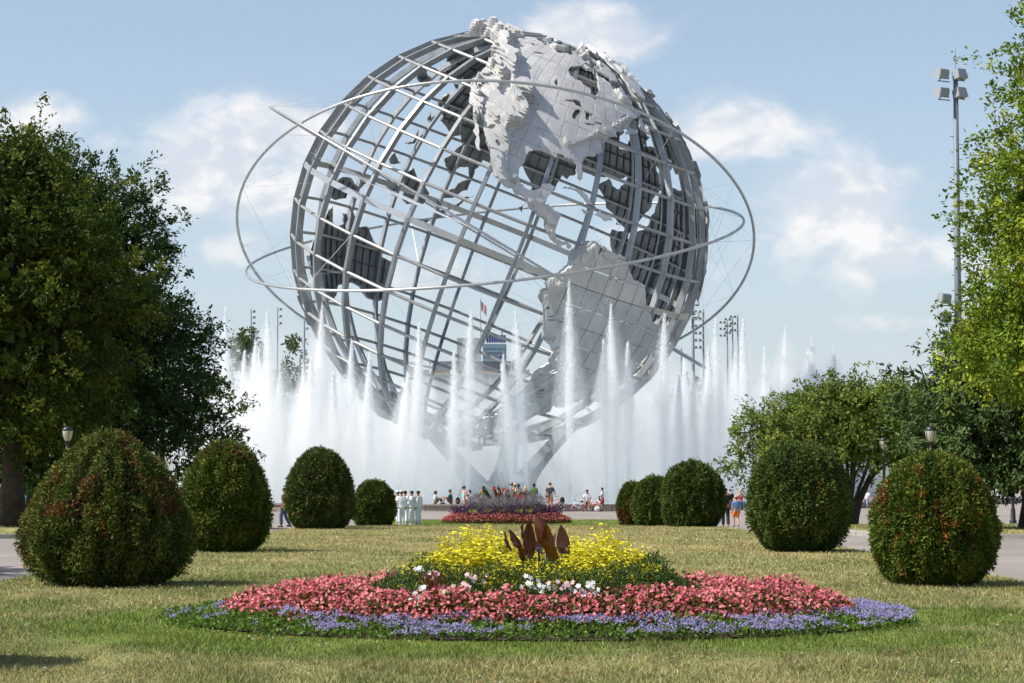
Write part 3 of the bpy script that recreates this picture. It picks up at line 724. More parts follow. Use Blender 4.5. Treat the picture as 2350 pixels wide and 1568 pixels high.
# ---- three legged base
def base_leg(az_):
    prof = [(0.0, 1.2, 2.6, 1.8), (.08, 1.6, 2.3, 2.0), (.18, 2.2, 1.5, 1.7), (.32, 3.0, 1.1, 1.45), (.5, 4.05, .92, 1.3), (.7, 5.3, .85, 1.2), (.88, 6.5, .8, 1.15), (1.05, 7.5, .78, 1.1)]
    H = 6.4; mb = MB(); V = []
    ca, sa = math.cos(az_), math.sin(az_)
    for f, r_, w, d in prof:
        for a, b_ in ((-1, -1), (1, -1), (1, 1), (-1, 1)):
            x, y = r_ + b_ * d / 2, a * w * (1.0 if b_ > 0 else .7)
            V.append((x * ca - y * sa, x * sa + y * ca, f * H))
    F = []
    for k in range(len(prof) - 1):
        for q in range(4): F.append((k * 4 + q, k * 4 + (q + 1) % 4, k * 4 + 4 + (q + 1) % 4, k * 4 + 4 + q))
    F += [(3, 2, 1, 0), tuple(len(V) - 4 + q for q in range(4))]
    mb.add(V, F); return mb.mesh('base_leg')
zb = -GLOBE.z + .18
for a in (math.radians(203), math.radians(337), math.radians(80)):
    ob('base_leg', base_leg(a), m_leg, globe, (0, 0, zb))
ob('base_hub', MB().lathe([(.02, 0), (3.6, 0), (3.5, .6), (3.0, 1.1), (1.8, 1.3), (.02, 1.35)], 24).mesh('base_hub'), m_leg, globe, (0, 0, zb - .1))
# ------------------------------------------------------------------ foliage tools
def unit(v): return v / (np.linalg.norm(v, axis=-1, keepdims=True) + 1e-9)
def leaves(P, D, Nn, L, Wd, col, fold=.25):
    """diamond leaves: P base (n,3), D direction, Nn face normal, L length, Wd width, col (n,3) -> V, F, C"""
    n = len(P); D = unit(D); S = unit(np.cross(D, Nn)); U = np.cross(S, D)
    L = np.broadcast_to(np.asarray(L, float), (n,))[:, None]; Wd = np.broadcast_to(np.asarray(Wd, float), (n,))[:, None]
    a = P; b_ = P + D * L * .45 + S * Wd * .5 + U * Wd * fold; c = P + D * L; d = P + D * L * .45 - S * Wd * .5 + U * Wd * fold
    V = np.stack([a, b_, c, d], 1).reshape(-1, 3)
    k = np.arange(n)[:, None] * 4
    F = np.concatenate([k + np.array([[0, 1, 2]]), k + np.array([[0, 2, 3]])])
    C = np.repeat(col, 4, 0)
    return V, F, C
def merge(parts):
    Vs, Fs, Cs = [], [], []; n = 0
    for V, F, C in parts:
        Vs.append(V); Fs.append(F + n); Cs.append(C); n += len(V)
    return np.concatenate(Vs), np.concatenate(Fs), np.concatenate(Cs)
m_leaf = mat('leaf', rough=.6, spec=.14, attr=True, trans=.24)
m_leaf_dark = mat('oak_leaf', rough=.52, spec=.2, attr=True, trans=.10)
m_yew = mat('yew_needles', rough=.6, spec=.14, attr=True, trans=.12)
m_bark = mat('bark', (.055, .045, .036), .95, nscale=5, namp=.4, bump=.8, bscale=9)
m_petal = mat('petal', rough=.55, spec=.25, attr=True, trans=.35)

def tree_trunk(r, H, r0, limbs, bend=.4, fork=None):
    mb = MB()
    zs = np.linspace(0, H, 9); wob = np.cumsum(r.normal(0, .05 * bend, (9, 2)), 0); wob[0] = 0
    P = np.stack([wob[:, 0], wob[:, 1], zs], 1); P[0, 2] = -.15
    rad = r0 * (1 - .82 * (zs / H) ** .9); rad[0] *= 1.45; rad[1] *= 1.05
    zs2 = np.array([-.15, .12, .35]); 
    mb.tube(P, rad, 10)
    for (z0, tx, ty, tz, r1) in limbs:
        k = min(z0, H * .97); b0 = np.array([np.interp(k, zs, P[:, 0]), np.interp(k, zs, P[:, 1]), k]); e = np.array([tx, ty, tz])
        f = np.linspace(0, 1, 7)[:, None]
        mid = (b0 + e) / 2 + np.array([0, 0, .12 * np.linalg.norm(e - b0)]) + r.normal(0, .15, 3)
        Q = (1 - f) ** 2 * b0 + 2 * f * (1 - f) * mid + f ** 2 * e
        mb.tube(Q, r1 * (1 - .85 * f[:, 0]), 6)
        for q in range(3):
            s = Q[2 + q]; d = unit((e - b0) + r.normal(0, 1.0, 3) * np.linalg.norm(e - b0) * .6); Ls = np.linalg.norm(e - b0) * r.uniform(.25, .5)
            mb.tube([s, s + d * Ls * .5 + r.normal(0, .06, 3), s + d * Ls], [r1 * .4, r1 * .25, r1 * .06], 5, caps=False)
    return mb.mesh('trunk', True)

def crown_mesh(r, sampler, nclump, per, twig, leaf, pal, droop=.1, spread=.28, up=.5, bough=14, bsize=.52, inner=0):
    """sampler(n) -> clump points (n,3) and outward directions (n,3)"""
    nb_ = max(20, nclump // bough); Pb, Ob = sampler(nb_)
    kb = r.integers(0, nb_, nclump); g3 = r.normal(0, 1, (nclump, 3)) * np.array([1, 1, .62]) * bsize * r.uniform(.6, 1.25, nb_)[kb][:, None]
    Pc = Pb[kb] + g3; Oc = unit(Ob[kb] * .8 + g3 / bsize * .55)
    solo = r.uniform(0, 1, nclump) < .22; Ps, Os = sampler(nclump); Pc = np.where(solo[:, None], Ps, Pc); Oc = np.where(solo[:, None], Os, Oc)
    tone = np.exp(r.normal(0, .16, nb_))[kb]
    tl = r.uniform(twig[0], twig[1], nclump)
    td = unit(Oc * .9 + r.normal(0, .55, (nclump, 3)) + np.array([0, 0, .15 - droop]))
    k = np.repeat(np.arange(nclump), per)
    f = r.uniform(0, 1, len(k))
    P = Pc[k] + td[k] * (tl[k] * f)[:, None] + r.normal(0, 1, (len(k), 3)) * (spread * tl[k] * (1 - .55 * f))[:, None] - np.array([0, 0, 1.0]) * (droop * tl[k] * f ** 2)[:, None]
    D = unit(td[k] * .9 + r.normal(0, .7, (len(k), 3)) - np.array([0, 0, .25]))
    Nn = unit(r.normal(0, .42, (len(k), 3)) + np.array([0, 0, up]) + Oc[k] * .6)
    pal = np.array(pal); w = np.clip(r.normal(.5, .28, nclump), 0, 1)[:, None]
    cc = pal[0] * (1 - w) + pal[1] * w
    if len(pal) > 2:
        t = (r.uniform(0, 1, nclump) < .22)[:, None]; cc = np.where(t, pal[2], cc)
    c = cc[k] * tone[k][:, None] * np.exp(r.normal(0, .13, (len(k), 1)))
    sz = r.uniform(.75, 1.25, len(k))
    A = leaves(P, D, Nn, leaf[0] * sz, leaf[1] * sz, c)
    if not inner: return A
    Pi, Oi = sampler(inner); ci = Pi.mean(0); Pi = ci + (Pi - ci) * np.array([.72, .72, .9]); wi = r.uniform(0, 1, (inner, 1))
    B = leaves(Pi, r.normal(0, 1, (inner, 3)), r.normal(0, 1, (inner, 3)), r.uniform(.35, .65, inner), r.uniform(.22, .42, inner), (pal[0] * (1 - wi) + pal[1] * wi) * .9)
    return merge([A, B])

def profile_sampler(r, prof, squash=(1, 1), shell=.38, lump=.22, seed=0, fill=.25):
    """prof: [(z, radius)]; clumps gather near a lumpy surface of revolution"""
    z = np.array([p[0] for p in prof]); q = np.array([p[1] for p in prof])
    def s(n):
        zz = np.linspace(z[0], z[-1], 300); w = np.interp(zz, z, q) + .15; cdf = np.cumsum(w); cdf /= cdf[-1]
        h = np.interp(r.uniform(0, 1, n), cdf, zz); a = r.uniform(0, 2 * np.pi, n)
        lm = 1 + lump * 2 * (fbm(a * 2.2 + 30, h * .55 + 3, seed, 3) - .5) + lump * (fbm(a * 5 + 3, h * 1.6, seed + 3, 2) - .5)
        rr = np.interp(h, z, q) * lm
        inner = r.uniform(0, 1, n) < fill
        k = np.where(inner, r.uniform(.15, .85, n), 1 - shell * r.uniform(0, 1, n) ** 2)
        x, y = rr * k * np.cos(a) * squash[0], rr * k * np.sin(a) * squash[1]
        slope = np.interp(h + .4, z, q) - np.interp(h - .4, z, q)
        O = unit(np.stack([np.cos(a), np.sin(a), np.clip(-slope / .8, -.6, 1.6)], 1))
        return np.stack([x, y, h], 1), O
    return s
def blob_sampler(r, blobs, shell=.35, fill=.2, hemi=-.5):
    """blobs: (x,y,z,rx,ry,rz)"""
    B = np.array(blobs, float); w = (B[:, 3] * B[:, 4] * B[:, 5]) ** (2 / 3); w /= w.sum()
    def s(n):
        k = r.choice(len(B), n, p=w); d = unit(r.normal(0, 1, (n, 3))); d[:, 2] = np.where(d[:, 2] < hemi, -d[:, 2] * .6, d[:, 2]); d = unit(d)
        f = np.where(r.uniform(0, 1, n) < fill, r.uniform(.1, .85, n), 1 - shell * r.uniform(0, 1, n) ** 2)
        return B[k, :3] + d * B[k, 3:] * f[:, None], d
    return s

def tree(name, label, x, Y, trunk_me, crown, leafm, seed, group=None):
    t = thing(name, label, 'tree', (x, Y, G(Y)), group=group)
    ob('trunk', trunk_me, m_bark, t)
    V, F, C = crown
    ob('crown', np_mesh('crown', V, F, C), leafm, t)
    return t
def radial_limbs(r, n, H, prof, z0=(.25, .8), rad=.12, frac=.75):
    z = np.array([p[0] for p in prof]); q = np.array([p[1] for p in prof]); out = []
    for k in range(n):
        a = k * 2.4 + r.uniform(-.3, .3); f = z0[0] + (z0[1] - z0[0]) * k / max(1, n - 1); zs = f * H; ze = min(zs + r.uniform(.06, .2) * H, z[-1] - .3)
        R_ = np.interp(ze, z, q) * frac
        out.append((zs, R_ * math.cos(a), R_ * math.sin(a), ze, rad * (1 - .5 * f)))
    return out

OAK = [(.026, .056, .012), (.044, .088, .018), (.062, .108, .030)]
OAKY = [(.038, .068, .009), (.070, .106, .012), (.135, .165, .018)]
PIN = [(.100, .168, .015), (.178, .246, .022), (.27, .305, .032)]
CHER = [(.098, .150, .026), (.170, .228, .042), (.23, .28, .06)]
MID = [(.050, .088, .020), (.085, .130, .030), (.10, .15, .04)]

# big dark oak beside the plaza
r = np.random.default_rng(1)
prof = [(1.7, 2.6), (2.3, 4.6), (3.2, 5.5), (4.3, 6.0), (5.2, 5.95), (6.6, 5.85), (8.3, 5.4), (9.8, 4.9), (11.2, 4.4), (12.2, 3.7), (13.0, 2.8), (13.6, 1.8), (14.0, .6)]
tree('oak_tree', 'broad dark green oak with low branches reaching towards the fountain', -17.3, 80, tree_trunk(r, 13.5, .42, radial_limbs(r, 22, 13.5, prof, (.17, .85), .13)),
     crown_mesh(r, profile_sampler(r, prof, (1, 1), .30, .13, 3), 3000, 36, (.5, .95), (.18, .085), OAK, .12, .20, bough=9, inner=8000), m_leaf_dark, 1)
# yellow-green oak in front of it, cut by the picture edge
r = np.random.default_rng(2)
prof2 = [(2.5, 1.6), (3.2, 2.9), (5.0, 3.4), (6.5, 3.6), (7.6, 3.8), (8.8, 3.3), (9.8, 2.6), (11.0, 2.0), (12.0, 1.3), (12.7, .2)]
tree('oak_tree', 'tall yellow-green oak with a thick dark trunk in front of the dark oak', -15.8, 69, tree_trunk(r, 12, .36, radial_limbs(r, 16, 12, prof2, (.2, .85), .10)),
     crown_mesh(r, profile_sampler(r, prof2, (1, 1), .5, .34, 7), 1600, 36, (.45, .9), (.165, .085), OAKY, .1, .22, bough=9, inner=2200), m_leaf, 2)
# trees further back in the park on that side
for k, (x, Y, H, Rr) in enumerate([(-31, 122, 13, 6.5), (-24, 150, 11, 5.5), (-38, 98, 14, 7)]):
    r = np.random.default_rng(30 + k); pf = [(1.6, 2.0), (3, Rr * .9), (H * .4, Rr), (H * .7, Rr * .75), (H * .9, Rr * .4), (H, .2)]
    tree('park_tree', ['leafy park tree behind the bench', 'small park tree at the pool side of the dark oak', 'large park tree at the outer edge of the grass'][k], x, Y, tree_trunk(r, H * .9, .3, radial_limbs(r, 10, H * .9, pf)),
         crown_mesh(r, profile_sampler(r, pf, seed=k), 300, 24, (.7, 1.3), (.34, .16), MID, .1, .26), m_leaf, 3, 'trees deep in the park')
# a tree outside the picture whose shade lies over the walk
r = np.random.default_rng(41); pf = [(2, 1.5), (3.2, 3.6), (5.5, 4.2), (8.5, 3.2), (10.5, 1.8), (11.6, .2)]
tree('oak_tree', 'oak beyond the picture edge shading the walk', -17.2, 31.5, tree_trunk(r, 11, .3, radial_limbs(r, 10, 11, pf)), crown_mesh(r, profile_sampler(r, pf, seed=9), 300, 24, (.6, 1.1), (.30, .14), OAKY, .1, .26), m_leaf, 4)

# spreading cherry at the right of the fountain
r = np.random.default_rng(5)
cb = [(-.3, 0, 5.9, 3.6, 3.4, 1.5), (-2.6, 0, 5.0, 2.8, 2.6, 1.1), (-4.2, .2, 4.0, 1.7, 1.6, .75), (2.2, .3, 5.6, 3.0, 2.8, 1.6), (.4, -.6, 4.6, 3.6, 3.0, 1.3), (3.3, 0, 4.3, 2.4, 2.2, 1.3), (-2.6, -.5, 3.7, 1.8, 1.6, .7), (.6, 0, 3.5, 2.6, 2.2, .8), (-4.9, 0, 3.0, .9, .8, .5)]
tr = MB()
for sx, r0 in ((-.35, .17), (.45, .20), (.05, .15)):
    P = np.array([(sx * .3, 0, -.1), (sx * .6, 0, .5), (sx * 1.1, .1, 1.3), (sx * 2.2, .1, 2.4), (sx * 4, .2, 3.8), (sx * 5.5, .2, 5.0)]); tr.tube(P, [r0 * 1.4, r0, r0 * .85, r0 * .65, r0 * .4, r0 * .1], 8)
for (x, y, z, *_q) in cb:
    tr.tube([(x * .08, 0, 1.1), (x * .4, y * .5, 2.1 + z * .15), (x * .8, y, z * .85), (x, y, z)], [.11, .085, .05, .02], 6)
tree('cherry_tree', 'low spreading cherry tree between the fountain and the dark oak', 17.0, 110, tr.mesh('trunk', True),
     crown_mesh(r, blob_sampler(r, cb, .45, .15, -.35), 1700, 28, (.6, 1.25), (.21, .10), CHER, .22, .16, inner=1500), m_leaf, 5)
# dark oak by the walk
r = np.random.default_rng(6)
pf = [(1.5, 1.6), (2.0, 2.9), (3.0, 3.2), (4.0, 3.0), (4.9, 2.5), (5.8, 1.8), (6.5, .9), (6.9, .2)]
tree('oak_tree', 'dark glossy oak with a stout trunk beside the right-hand walk', 15.6, 66, tree_trunk(r, 6.4, .26, radial_limbs(r, 14, 6.4, pf, (.2, .85), .08)),
     crown_mesh(r, profile_sampler(r, pf, (1, 1), .42, .2, 17), 1500, 32, (.45, .9), (.20, .075), [(.04, .075, .018), (.062, .105, .028), (.095, .14, .05)], .2, .2, bough=9, inner=1500), m_leaf_dark, 6)
# bright pin oak at the picture edge
r = np.random.default_rng(7)
pf = [(3.2, 1.4), (3.8, 3.4), (4.6, 4.1), (5.8, 3.9), (6.8, 3.8), (7.7, 4.1), (8.3, 3.9), (9.0, 3.4), (10.2, 3.1), (12, 2.9), (13.6, 2.2), (16, 1.6), (17.6, .8), (18.4, .2)]
tree('oak_tree', 'tall bright yellow-green oak filling the right edge', 16.0, 57, tree_trunk(r, 17, .32, radial_limbs(r, 22, 17, pf, (.2, .9), .10)),
     crown_mesh(r, profile_sampler(r, pf, (1, 1), .26, .13, 23), 2800, 36, (.4, .8), (.14, .078), PIN, .08, .22, bough=7, bsize=.45, inner=6000), m_leaf, 7)
# trees showing above the far spray
for k, (px, py, Y, Rr, lab) in enumerate([(556, 765, 300, 3.6, 'far tree showing between the water jets beside the dark oak'), (688, 790, 310, 4.0, 'far hazy tree between jets below the globe rim'), (1578, 862, 330, 4.0, 'far hazy tree behind spray under the orbit ring'), (640, 960, 340, 9, 'far park tree veiled by the spray'), (1700, 960, 330, 8, 'far tree veiled by spray near the cherry tree'), (1860, 960, 320, 9, 'far tree behind the cherry tree'), (2080, 930, 310, 10, 'far tree behind the lamp posts')]):
    top = W(px, py, Y); H = top.z; r = np.random.default_rng(60 + k); pf = [(2, 1), (H * .35, Rr * .9), (H * .6, Rr), (H * .85, Rr * .7), (H * .97, Rr * .3), (H, .1)]
    tree('far_tree', lab, top.x, Y, tree_trunk(r, H * .9, .35, radial_limbs(r, 8, H * .9, pf)), crown_mesh(r, profile_sampler(r, pf, seed=k + 4), 220, 20, (.9, 1.7), (.6, .3), MID, .1, .3), m_leaf, 8, 'far trees beyond the pool')

# ------------------------------------------------------------------ clipped yews
def yew(label, px, base_y, w, h, Y, seed, n, brown=(), tips=.05, base=((.052, .086, .013), (.145, .185, .030)), off=None, shape='dome'):
    x = X_at(px, Y) if off is None else off
    t = thing('yew_bush', label, 'bush', (x, Y, G(Y)), group='clipped yews lining the lawn')
    r = np.random.default_rng(seed); R_ = w / 2
    # egg profile: height fraction -> radius
    w = w * .94; R_ = w / 2
    hf = np.array([.03, .08, .15, .25, .35, .45, .55, .65, .75, .84, .91, .96, 1.0])
    rf = np.array({'cone': [.52, .74, .89, 1.0, .99, .95, .87, .76, .62, .48, .34, .22, .04], 'dome': [.50, .72, .87, .97, 1.0, .985, .95, .89, .79, .65, .49, .33, .05], 'egg': [.46, .68, .84, .955, 1.0, 1.0, .98, .94, .86, .74, .58, .40, .06]}[shape])
    def surf(a, f):
        lm = 1 + .13 * (fbm(a * 1.6 + 20 + seed, f * 3.5, seed, 3) - .5) + .10 * (fbm(a * 5 + seed, f * 11, seed + 1, 2) - .5)
        rr = np.interp(f, hf, rf) * R_ * lm
        return np.stack([rr * np.cos(a), rr * np.sin(a), f * h], -1)
    # dark twiggy core
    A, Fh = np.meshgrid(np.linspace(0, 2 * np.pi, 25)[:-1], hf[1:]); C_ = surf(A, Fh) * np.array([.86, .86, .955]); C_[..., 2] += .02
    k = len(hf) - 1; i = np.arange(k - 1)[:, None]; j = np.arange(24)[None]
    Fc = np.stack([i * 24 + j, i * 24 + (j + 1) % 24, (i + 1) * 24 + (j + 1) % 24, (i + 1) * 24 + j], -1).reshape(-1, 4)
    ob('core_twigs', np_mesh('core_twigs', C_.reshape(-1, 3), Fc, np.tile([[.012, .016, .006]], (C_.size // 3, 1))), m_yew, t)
    ff = np.linspace(.04, 1, 400); ww = np.interp(ff, hf, rf) + .1; cdf = np.cumsum(ww); cdf /= cdf[-1]
    f = np.interp(r.uniform(0, 1, n), cdf, ff); a = r.uniform(0, 2 * np.pi, n)
    P = surf(a, f); e = 1e-2
    dn = unit(np.cross(surf(a + e, f) - surf(a - e, f), surf(a, np.clip(f + e, 0, 1)) - surf(a, np.clip(f - e, 0, 1)) + 1e-6))
    P = P - dn * (r.uniform(0, 1, n) ** 1.3 * .10 * w)[:, None] + dn * .01
    # clumps of shoots
    cl = fbm(a * w * 3.4 + 11, f * h * 3.2, seed + 7, 3)
    P = P + dn * ((cl - .5) * .26 * min(1, w / 2))[:, None]
    D = unit(dn * .8 + np.array([0, 0, .12]) + r.normal(0, .75, (n, 3)))
    Nn = unit(r.normal(0, .7, (n, 3)) + np.array([0, 0, 1.0]) + dn * .5)
    mixv = np.clip((cl - .3) * 1.6 + r.normal(0, .18, n), 0, 1)[:, None]
    c = np.array(base[0]) * (1 - mixv) + np.array(base[1]) * mixv
    pn = fbm(a * 2.4 + 5, f * 6, seed + 3, 3)
    for (fa, fb, a0, a1, amt) in brown:
        aa = (a - math.radians(a0)) % (2 * np.pi); span = math.radians(a1 - a0)
        k_ = (f > fa) & (f < fb) & (aa < span) & (pn + r.normal(0, .12, n) > 1 - amt)
        cb_ = np.array([.085, .045, .018]) * (1 - mixv) + np.array([.21, .095, .035]) * mixv
        c = np.where(k_[:, None], cb_, c)
    spot = fbm(a * w * 5, f * h * 6, seed + 13, 2) + r.normal(0, .05, n)
    k_ = spot > np.quantile(spot, 1 - tips); c = np.where(k_[:, None], np.array([.30, .13, .025]) * np.exp(r.normal(0, .25, (n, 1))), c)
    sc_ = max(.8, min(1.7, Y / 40))
    sz = r.uniform(.7, 1.35, n) * sc_
    V, F, C = leaves(P, D, Nn, .070 * sz, .027 * sz, c)
    # hanging shoots at the hem
    m_ = n // 14; a2 = r.uniform(0, 2 * np.pi, m_); f2 = r.uniform(.03, .13, m_); P2 = surf(a2, f2) * np.array([.93, .93, 1]); D2 = unit(np.stack([np.cos(a2) * .7, np.sin(a2) * .7, -.8 + 0 * a2], 1) + r.normal(0, .35, (m_, 3)))
    c2 = np.array(base[0]) * (.6 + .8 * r.uniform(0, 1, (m_, 1)))
    V, F, C = merge([(V, F, C), leaves(P2, D2, unit(r.normal(0, 1, (m_, 3))), .10 * sc_, .028 * sc_, c2)])
    ob('foliage', np_mesh('foliage', V, F, C), m_yew, t)
    mb = MB().tube([(0, 0, -.1), (.02, 0, h * .15), (0, .02, h * .6)], [.11, .085, .03], 8)
    for q in range(6):
        b_ = q * 1.05; mb.tube([(0, 0, h * .06), (.25 * R_ * math.cos(b_), .25 * R_ * math.sin(b_), h * .12), (.8 * R_ * math.cos(b_), .8 * R_ * math.sin(b_), h * .22)], [.045, .035, .012], 5)
    ob('trunk', mb.mesh('trunk', True), m_bark, t)
    return t
SHR = ((.046, .080, .015), (.118, .160, .032))
yew('broad yew with rust brown bands in front of the dark oak', 252, 1345, 2.22, 2.0, 28, 101, 58000, [(.46, .72, 165, 360, .42), (.2, .55, 160, 215, .40), (.78, 1.0, 0, 360, .32)], .012, ((.050, .080, .013), (.140, .170, .030)), shape='cone')
yew('domed green yew standing close behind the rust banded yew', 518, 1272, 1.80, 2.14, 42, 102, 40000, [(.82, 1.0, 0, 360, .3)], .008)
yew('olive green yew next to the small yew by the white suited men', 735, 1215, 2.1, 2.42, 66, 103, 36000, [(.2, .8, 0, 360, .12)], .006, ((.048, .078, .018), (.112, .152, .038)))
yew('small dense yew beside the white suited men', 858, 1210, 1.95, 2.02, 94, 104, 20000, [], .005, SHR)
yew('tall dark yew with bare lower branches between fountain and walk', 1588, 1210, 2.12, 2.2, 72, 105, 32000, [], .005, SHR)
yew('half hidden green yew in the middle of the cluster of three', 1500, 1206, 1.75, 1.95, 84, 106, 18000, [], .008, SHR)
yew('small yew with a tan dead patch at its foot', 1452, 1205, 1.45, 2.0, 97, 107, 18000, [(.0, .42, 160, 300, .75), (.4, .95, 0, 360, .15)], .05, SHR)
yew('large dark green egg shaped yew near the walk', 1833, 1268, 2.06, 2.13, 42, 108, 42000, [], .010, SHR, shape='egg')
yew('bright tipped yew flecked with orange by the walk edge', 2140, 1347, 1.68, 1.73, 28, 109, 48000, [(.45, .9, 160, 330, .22)], .055, ((.056, .095, .012), (.165, .205, .028)))
yew('yew just outside the near corner of the lawn', 0, 0, 1.5, 2.0, 16.6, 110, 16000, [], .03, off=-5.15)
# ------------------------------------------------------------------ flower beds
def ell(x, y, bed, a, b_): return np.sqrt(((x - bed[0]) / a) ** 2 + ((y - bed[1]) / b_) ** 2)
def scatter(r, bed, a, b_, n, inner=None, y_off=0.0):
    out = np.zeros((0, 2))
    while len(out) < n:
        p = r.uniform(-1, 1, (n * 3, 2)) * np.array([a, b_]); k = (p[:, 0] / a) ** 2 + (p[:, 1] / b_) ** 2 < 1
        if inner: k &= (p[:, 0] / inner[0]) ** 2 + ((p[:, 1]) / inner[1]) ** 2 > 1
        out = np.concatenate([out, p[k]])
    return out[:n] + np.array([bed[0], bed[1] + y_off])
def mound(x, y, bed): return np.array(ground(y)) + .04 + .11 * np.clip(1 - ell(x, y, bed, bed[2], bed[3]) ** 2, 0, 1)
def rnd_up(r, n, up=.8): return unit(r.normal(0, .6, (n, 3)) + np.array([0, -.15, up]))
m_soil = mat('bed_soil', (.055, .038, .026), .95, nscale=12, namp=.4, bump=.6)
def soil(bed, root):
    rr = np.linspace(0, .93, 8); th = np.arange(48) * 2 * np.pi / 48
    X_, T_ = np.meshgrid(rr, th); x = bed[0] + bed[2] * X_ * np.cos(T_); y = bed[1] + bed[3] * X_ * np.sin(T_)
    V = np.stack([x, y, mound(x, y, bed) - .01], -1).reshape(-1, 3) - np.array(root.location)
    i = np.arange(48)[:, None]; j = np.arange(7)[None]
    F = np.stack([i * 8 + j, i * 8 + j + 1, ((i + 1) % 48) * 8 + j + 1, ((i + 1) % 48) * 8 + j], -1).reshape(-1, 4)
    ob('soil', np_mesh('soil', V, F, smooth=True), m_soil, root)
def blossom(r, P, Nn, size, col, k=2):
    """small open flowers: k crossing diamonds in the plane of Nn"""
    n = len(P); parts = []
    for q in range(k):
        D = unit(np.cross(Nn, unit(r.normal(0, 1, (n, 3))))); s = size * r.uniform(.7, 1.25, n)
        parts.append(leaves(P - D * (s * .5)[:, None], D, unit(Nn + r.normal(0, .25, (n, 3))), s, s * .8, col * np.exp(r.normal(0, .10, (n, 1))), .12))
    return merge(parts)
def begonias(r, bed, a, b_, inner, dens_f, dens_l, h, fs, root, name='pink_begonias', pinkp=((.60, .12, .15), (.82, .34, .34))):
    area = math.pi * (a * b_ - inner[0] * inner[1])
    n = int(area * dens_l); p = scatter(r, bed, a, b_, n, inner)
    def canopy(q):
        d = ell(q[:, 0], q[:, 1], bed, a, b_); di = ell(q[:, 0], q[:, 1], bed, *inner)
        ed = np.clip((1 - d) * 6.0, 0, 1) ** .6 * np.clip((di - 1) * 9 + .5, .5, 1)
        return h * (.35 + .65 * ed) * (.68 + .64 * fbm(q[:, 0] * 4.2, q[:, 1] * 4.2, 5, 2))
    z = mound(p[:, 0], p[:, 1], bed)
    f = r.uniform(.15, 1.0, n); P = np.stack([p[:, 0], p[:, 1], z + canopy(p) * f * .92], 1)
    w = r.uniform(0, 1, (n, 1)); c = np.array([.10, .035, .012]) * (1 - w) + np.array([.085, .115, .018]) * w
    k = (r.uniform(0, 1, n) < .25)[:, None]; c = np.where(k, np.array([.17, .055, .012]), c)
    leaf = leaves(P, unit(r.normal(0, 1, (n, 3)) + np.array([0, -.2, .1])), rnd_up(r, n, .7), fs * 1.35, fs * 1.15, c)
    n2 = int(area * dens_f); p2 = scatter(r, bed, a, b_, n2, inner); z2 = mound(p2[:, 0], p2[:, 1], bed)
    P2 = np.stack([p2[:, 0], p2[:, 1], z2 + canopy(p2) * (1 - .55 * r.uniform(0, 1, n2) ** 2.2) + r.uniform(-.01, .03, n2)], 1)
    w = np.clip(r.normal(.45, .33, (n2, 1)), 0, 1); hot = fbm(p2[:, 0] * 1.1 + 3, p2[:, 1] * 1.1, 8, 2)[:, None]
    c2 = (np.array(pinkp[0]) * (1 - w) + np.array(pinkp[1]) * w) * (.85 + .3 * hot)
    fl = blossom(r, P2, unit(r.normal(0, .55, (n2, 3)) + np.array([0, -.5, .6])), fs, c2, 2)
    V, F, C = merge([leaf, fl]); ob(name, np_mesh(name, V - np.array(root.location), F, C), m_petal, root, kind='stuff')

root = thing('flower_bed', 'oval flower bed ringed in pink and purple on the near lawn', 'flower bed', (BED1[0], BED1[1], G(BED1[1])))
soil(BED1, root)
r = np.random.default_rng(200)
begonias(r, BED1, 3.06, 2.10, (1.58, 1.30), 640, 1000, .27, .040, root)
# purple ageratum rim
n = 17000; p = scatter(r, BED1, 3.62, 2.50, n, (2.86, 1.86)); z = mound(p[:, 0], p[:, 1], BED1)
d = ell(p[:, 0], p[:, 1], BED1, 3.66, 2.58); hc = .105 * (.5 + .5 * np.clip((1 - d) * 7, 0, 1)) * (.55 + .9 * fbm(p[:, 0] * 4, p[:, 1] * 4, 31, 2))
P = np.stack([p[:, 0], p[:, 1], z + hc * r.uniform(.1, 1, n)], 1); w = r.uniform(0, 1, (n, 1))
c = np.array([.065, .130, .016]) * (1 - w) + np.array([.16, .26, .040]) * w
lv = leaves(P, unit(r.normal(0, 1, (n, 3)) + np.array([0, -.2, .2])), rnd_up(r, n, .7), .045 * r.uniform(.7, 1.3, n), .034, c)
n2 = 3000; p2 = scatter(r, BED1, 3.62, 2.55, n2, (2.9, 1.9)); pat = fbm(p2[:, 0] * 1.5 + 70, p2[:, 1] * 1.5, 33, 3) + .12 * np.clip(p2[:, 0] / 3, -1, 1) + r.normal(0, .05, n2)
p2 = p2[pat > np.quantile(pat, .44)]; n2 = len(p2); z2 = mound(p2[:, 0], p2[:, 1], BED1)
d2 = ell(p2[:, 0], p2[:, 1], BED1, 3.66, 2.58); h2 = .108 * (.5 + .5 * np.clip((1 - d2) * 7, 0, 1)) * (.55 + .9 * fbm(p2[:, 0] * 4, p2[:, 1] * 4, 31, 2)) + .015
k = np.repeat(np.arange(n2), 9); off = r.normal(0, 1, (len(k), 3)) * np.array([.019, .019, .009])
P2 = np.stack([p2[:, 0], p2[:, 1], z2 + h2], 1)[k] + off
w = r.uniform(0, 1, (len(k), 1)); c2 = np.array([.29, .25, .48]) * (1 - w) + np.array([.48, .43, .68]) * w
fl = leaves(P2, unit(r.normal(0, 1, (len(k), 3)) + np.array([0, 0, .4])), rnd_up(r, len(k), .6), .021, .018, c2)
V, F, C = merge([lv, fl]); ob('purple_ageratum', np_mesh('purple_ageratum', V - np.array(root.location), F, C), m_petal, root, kind='stuff')
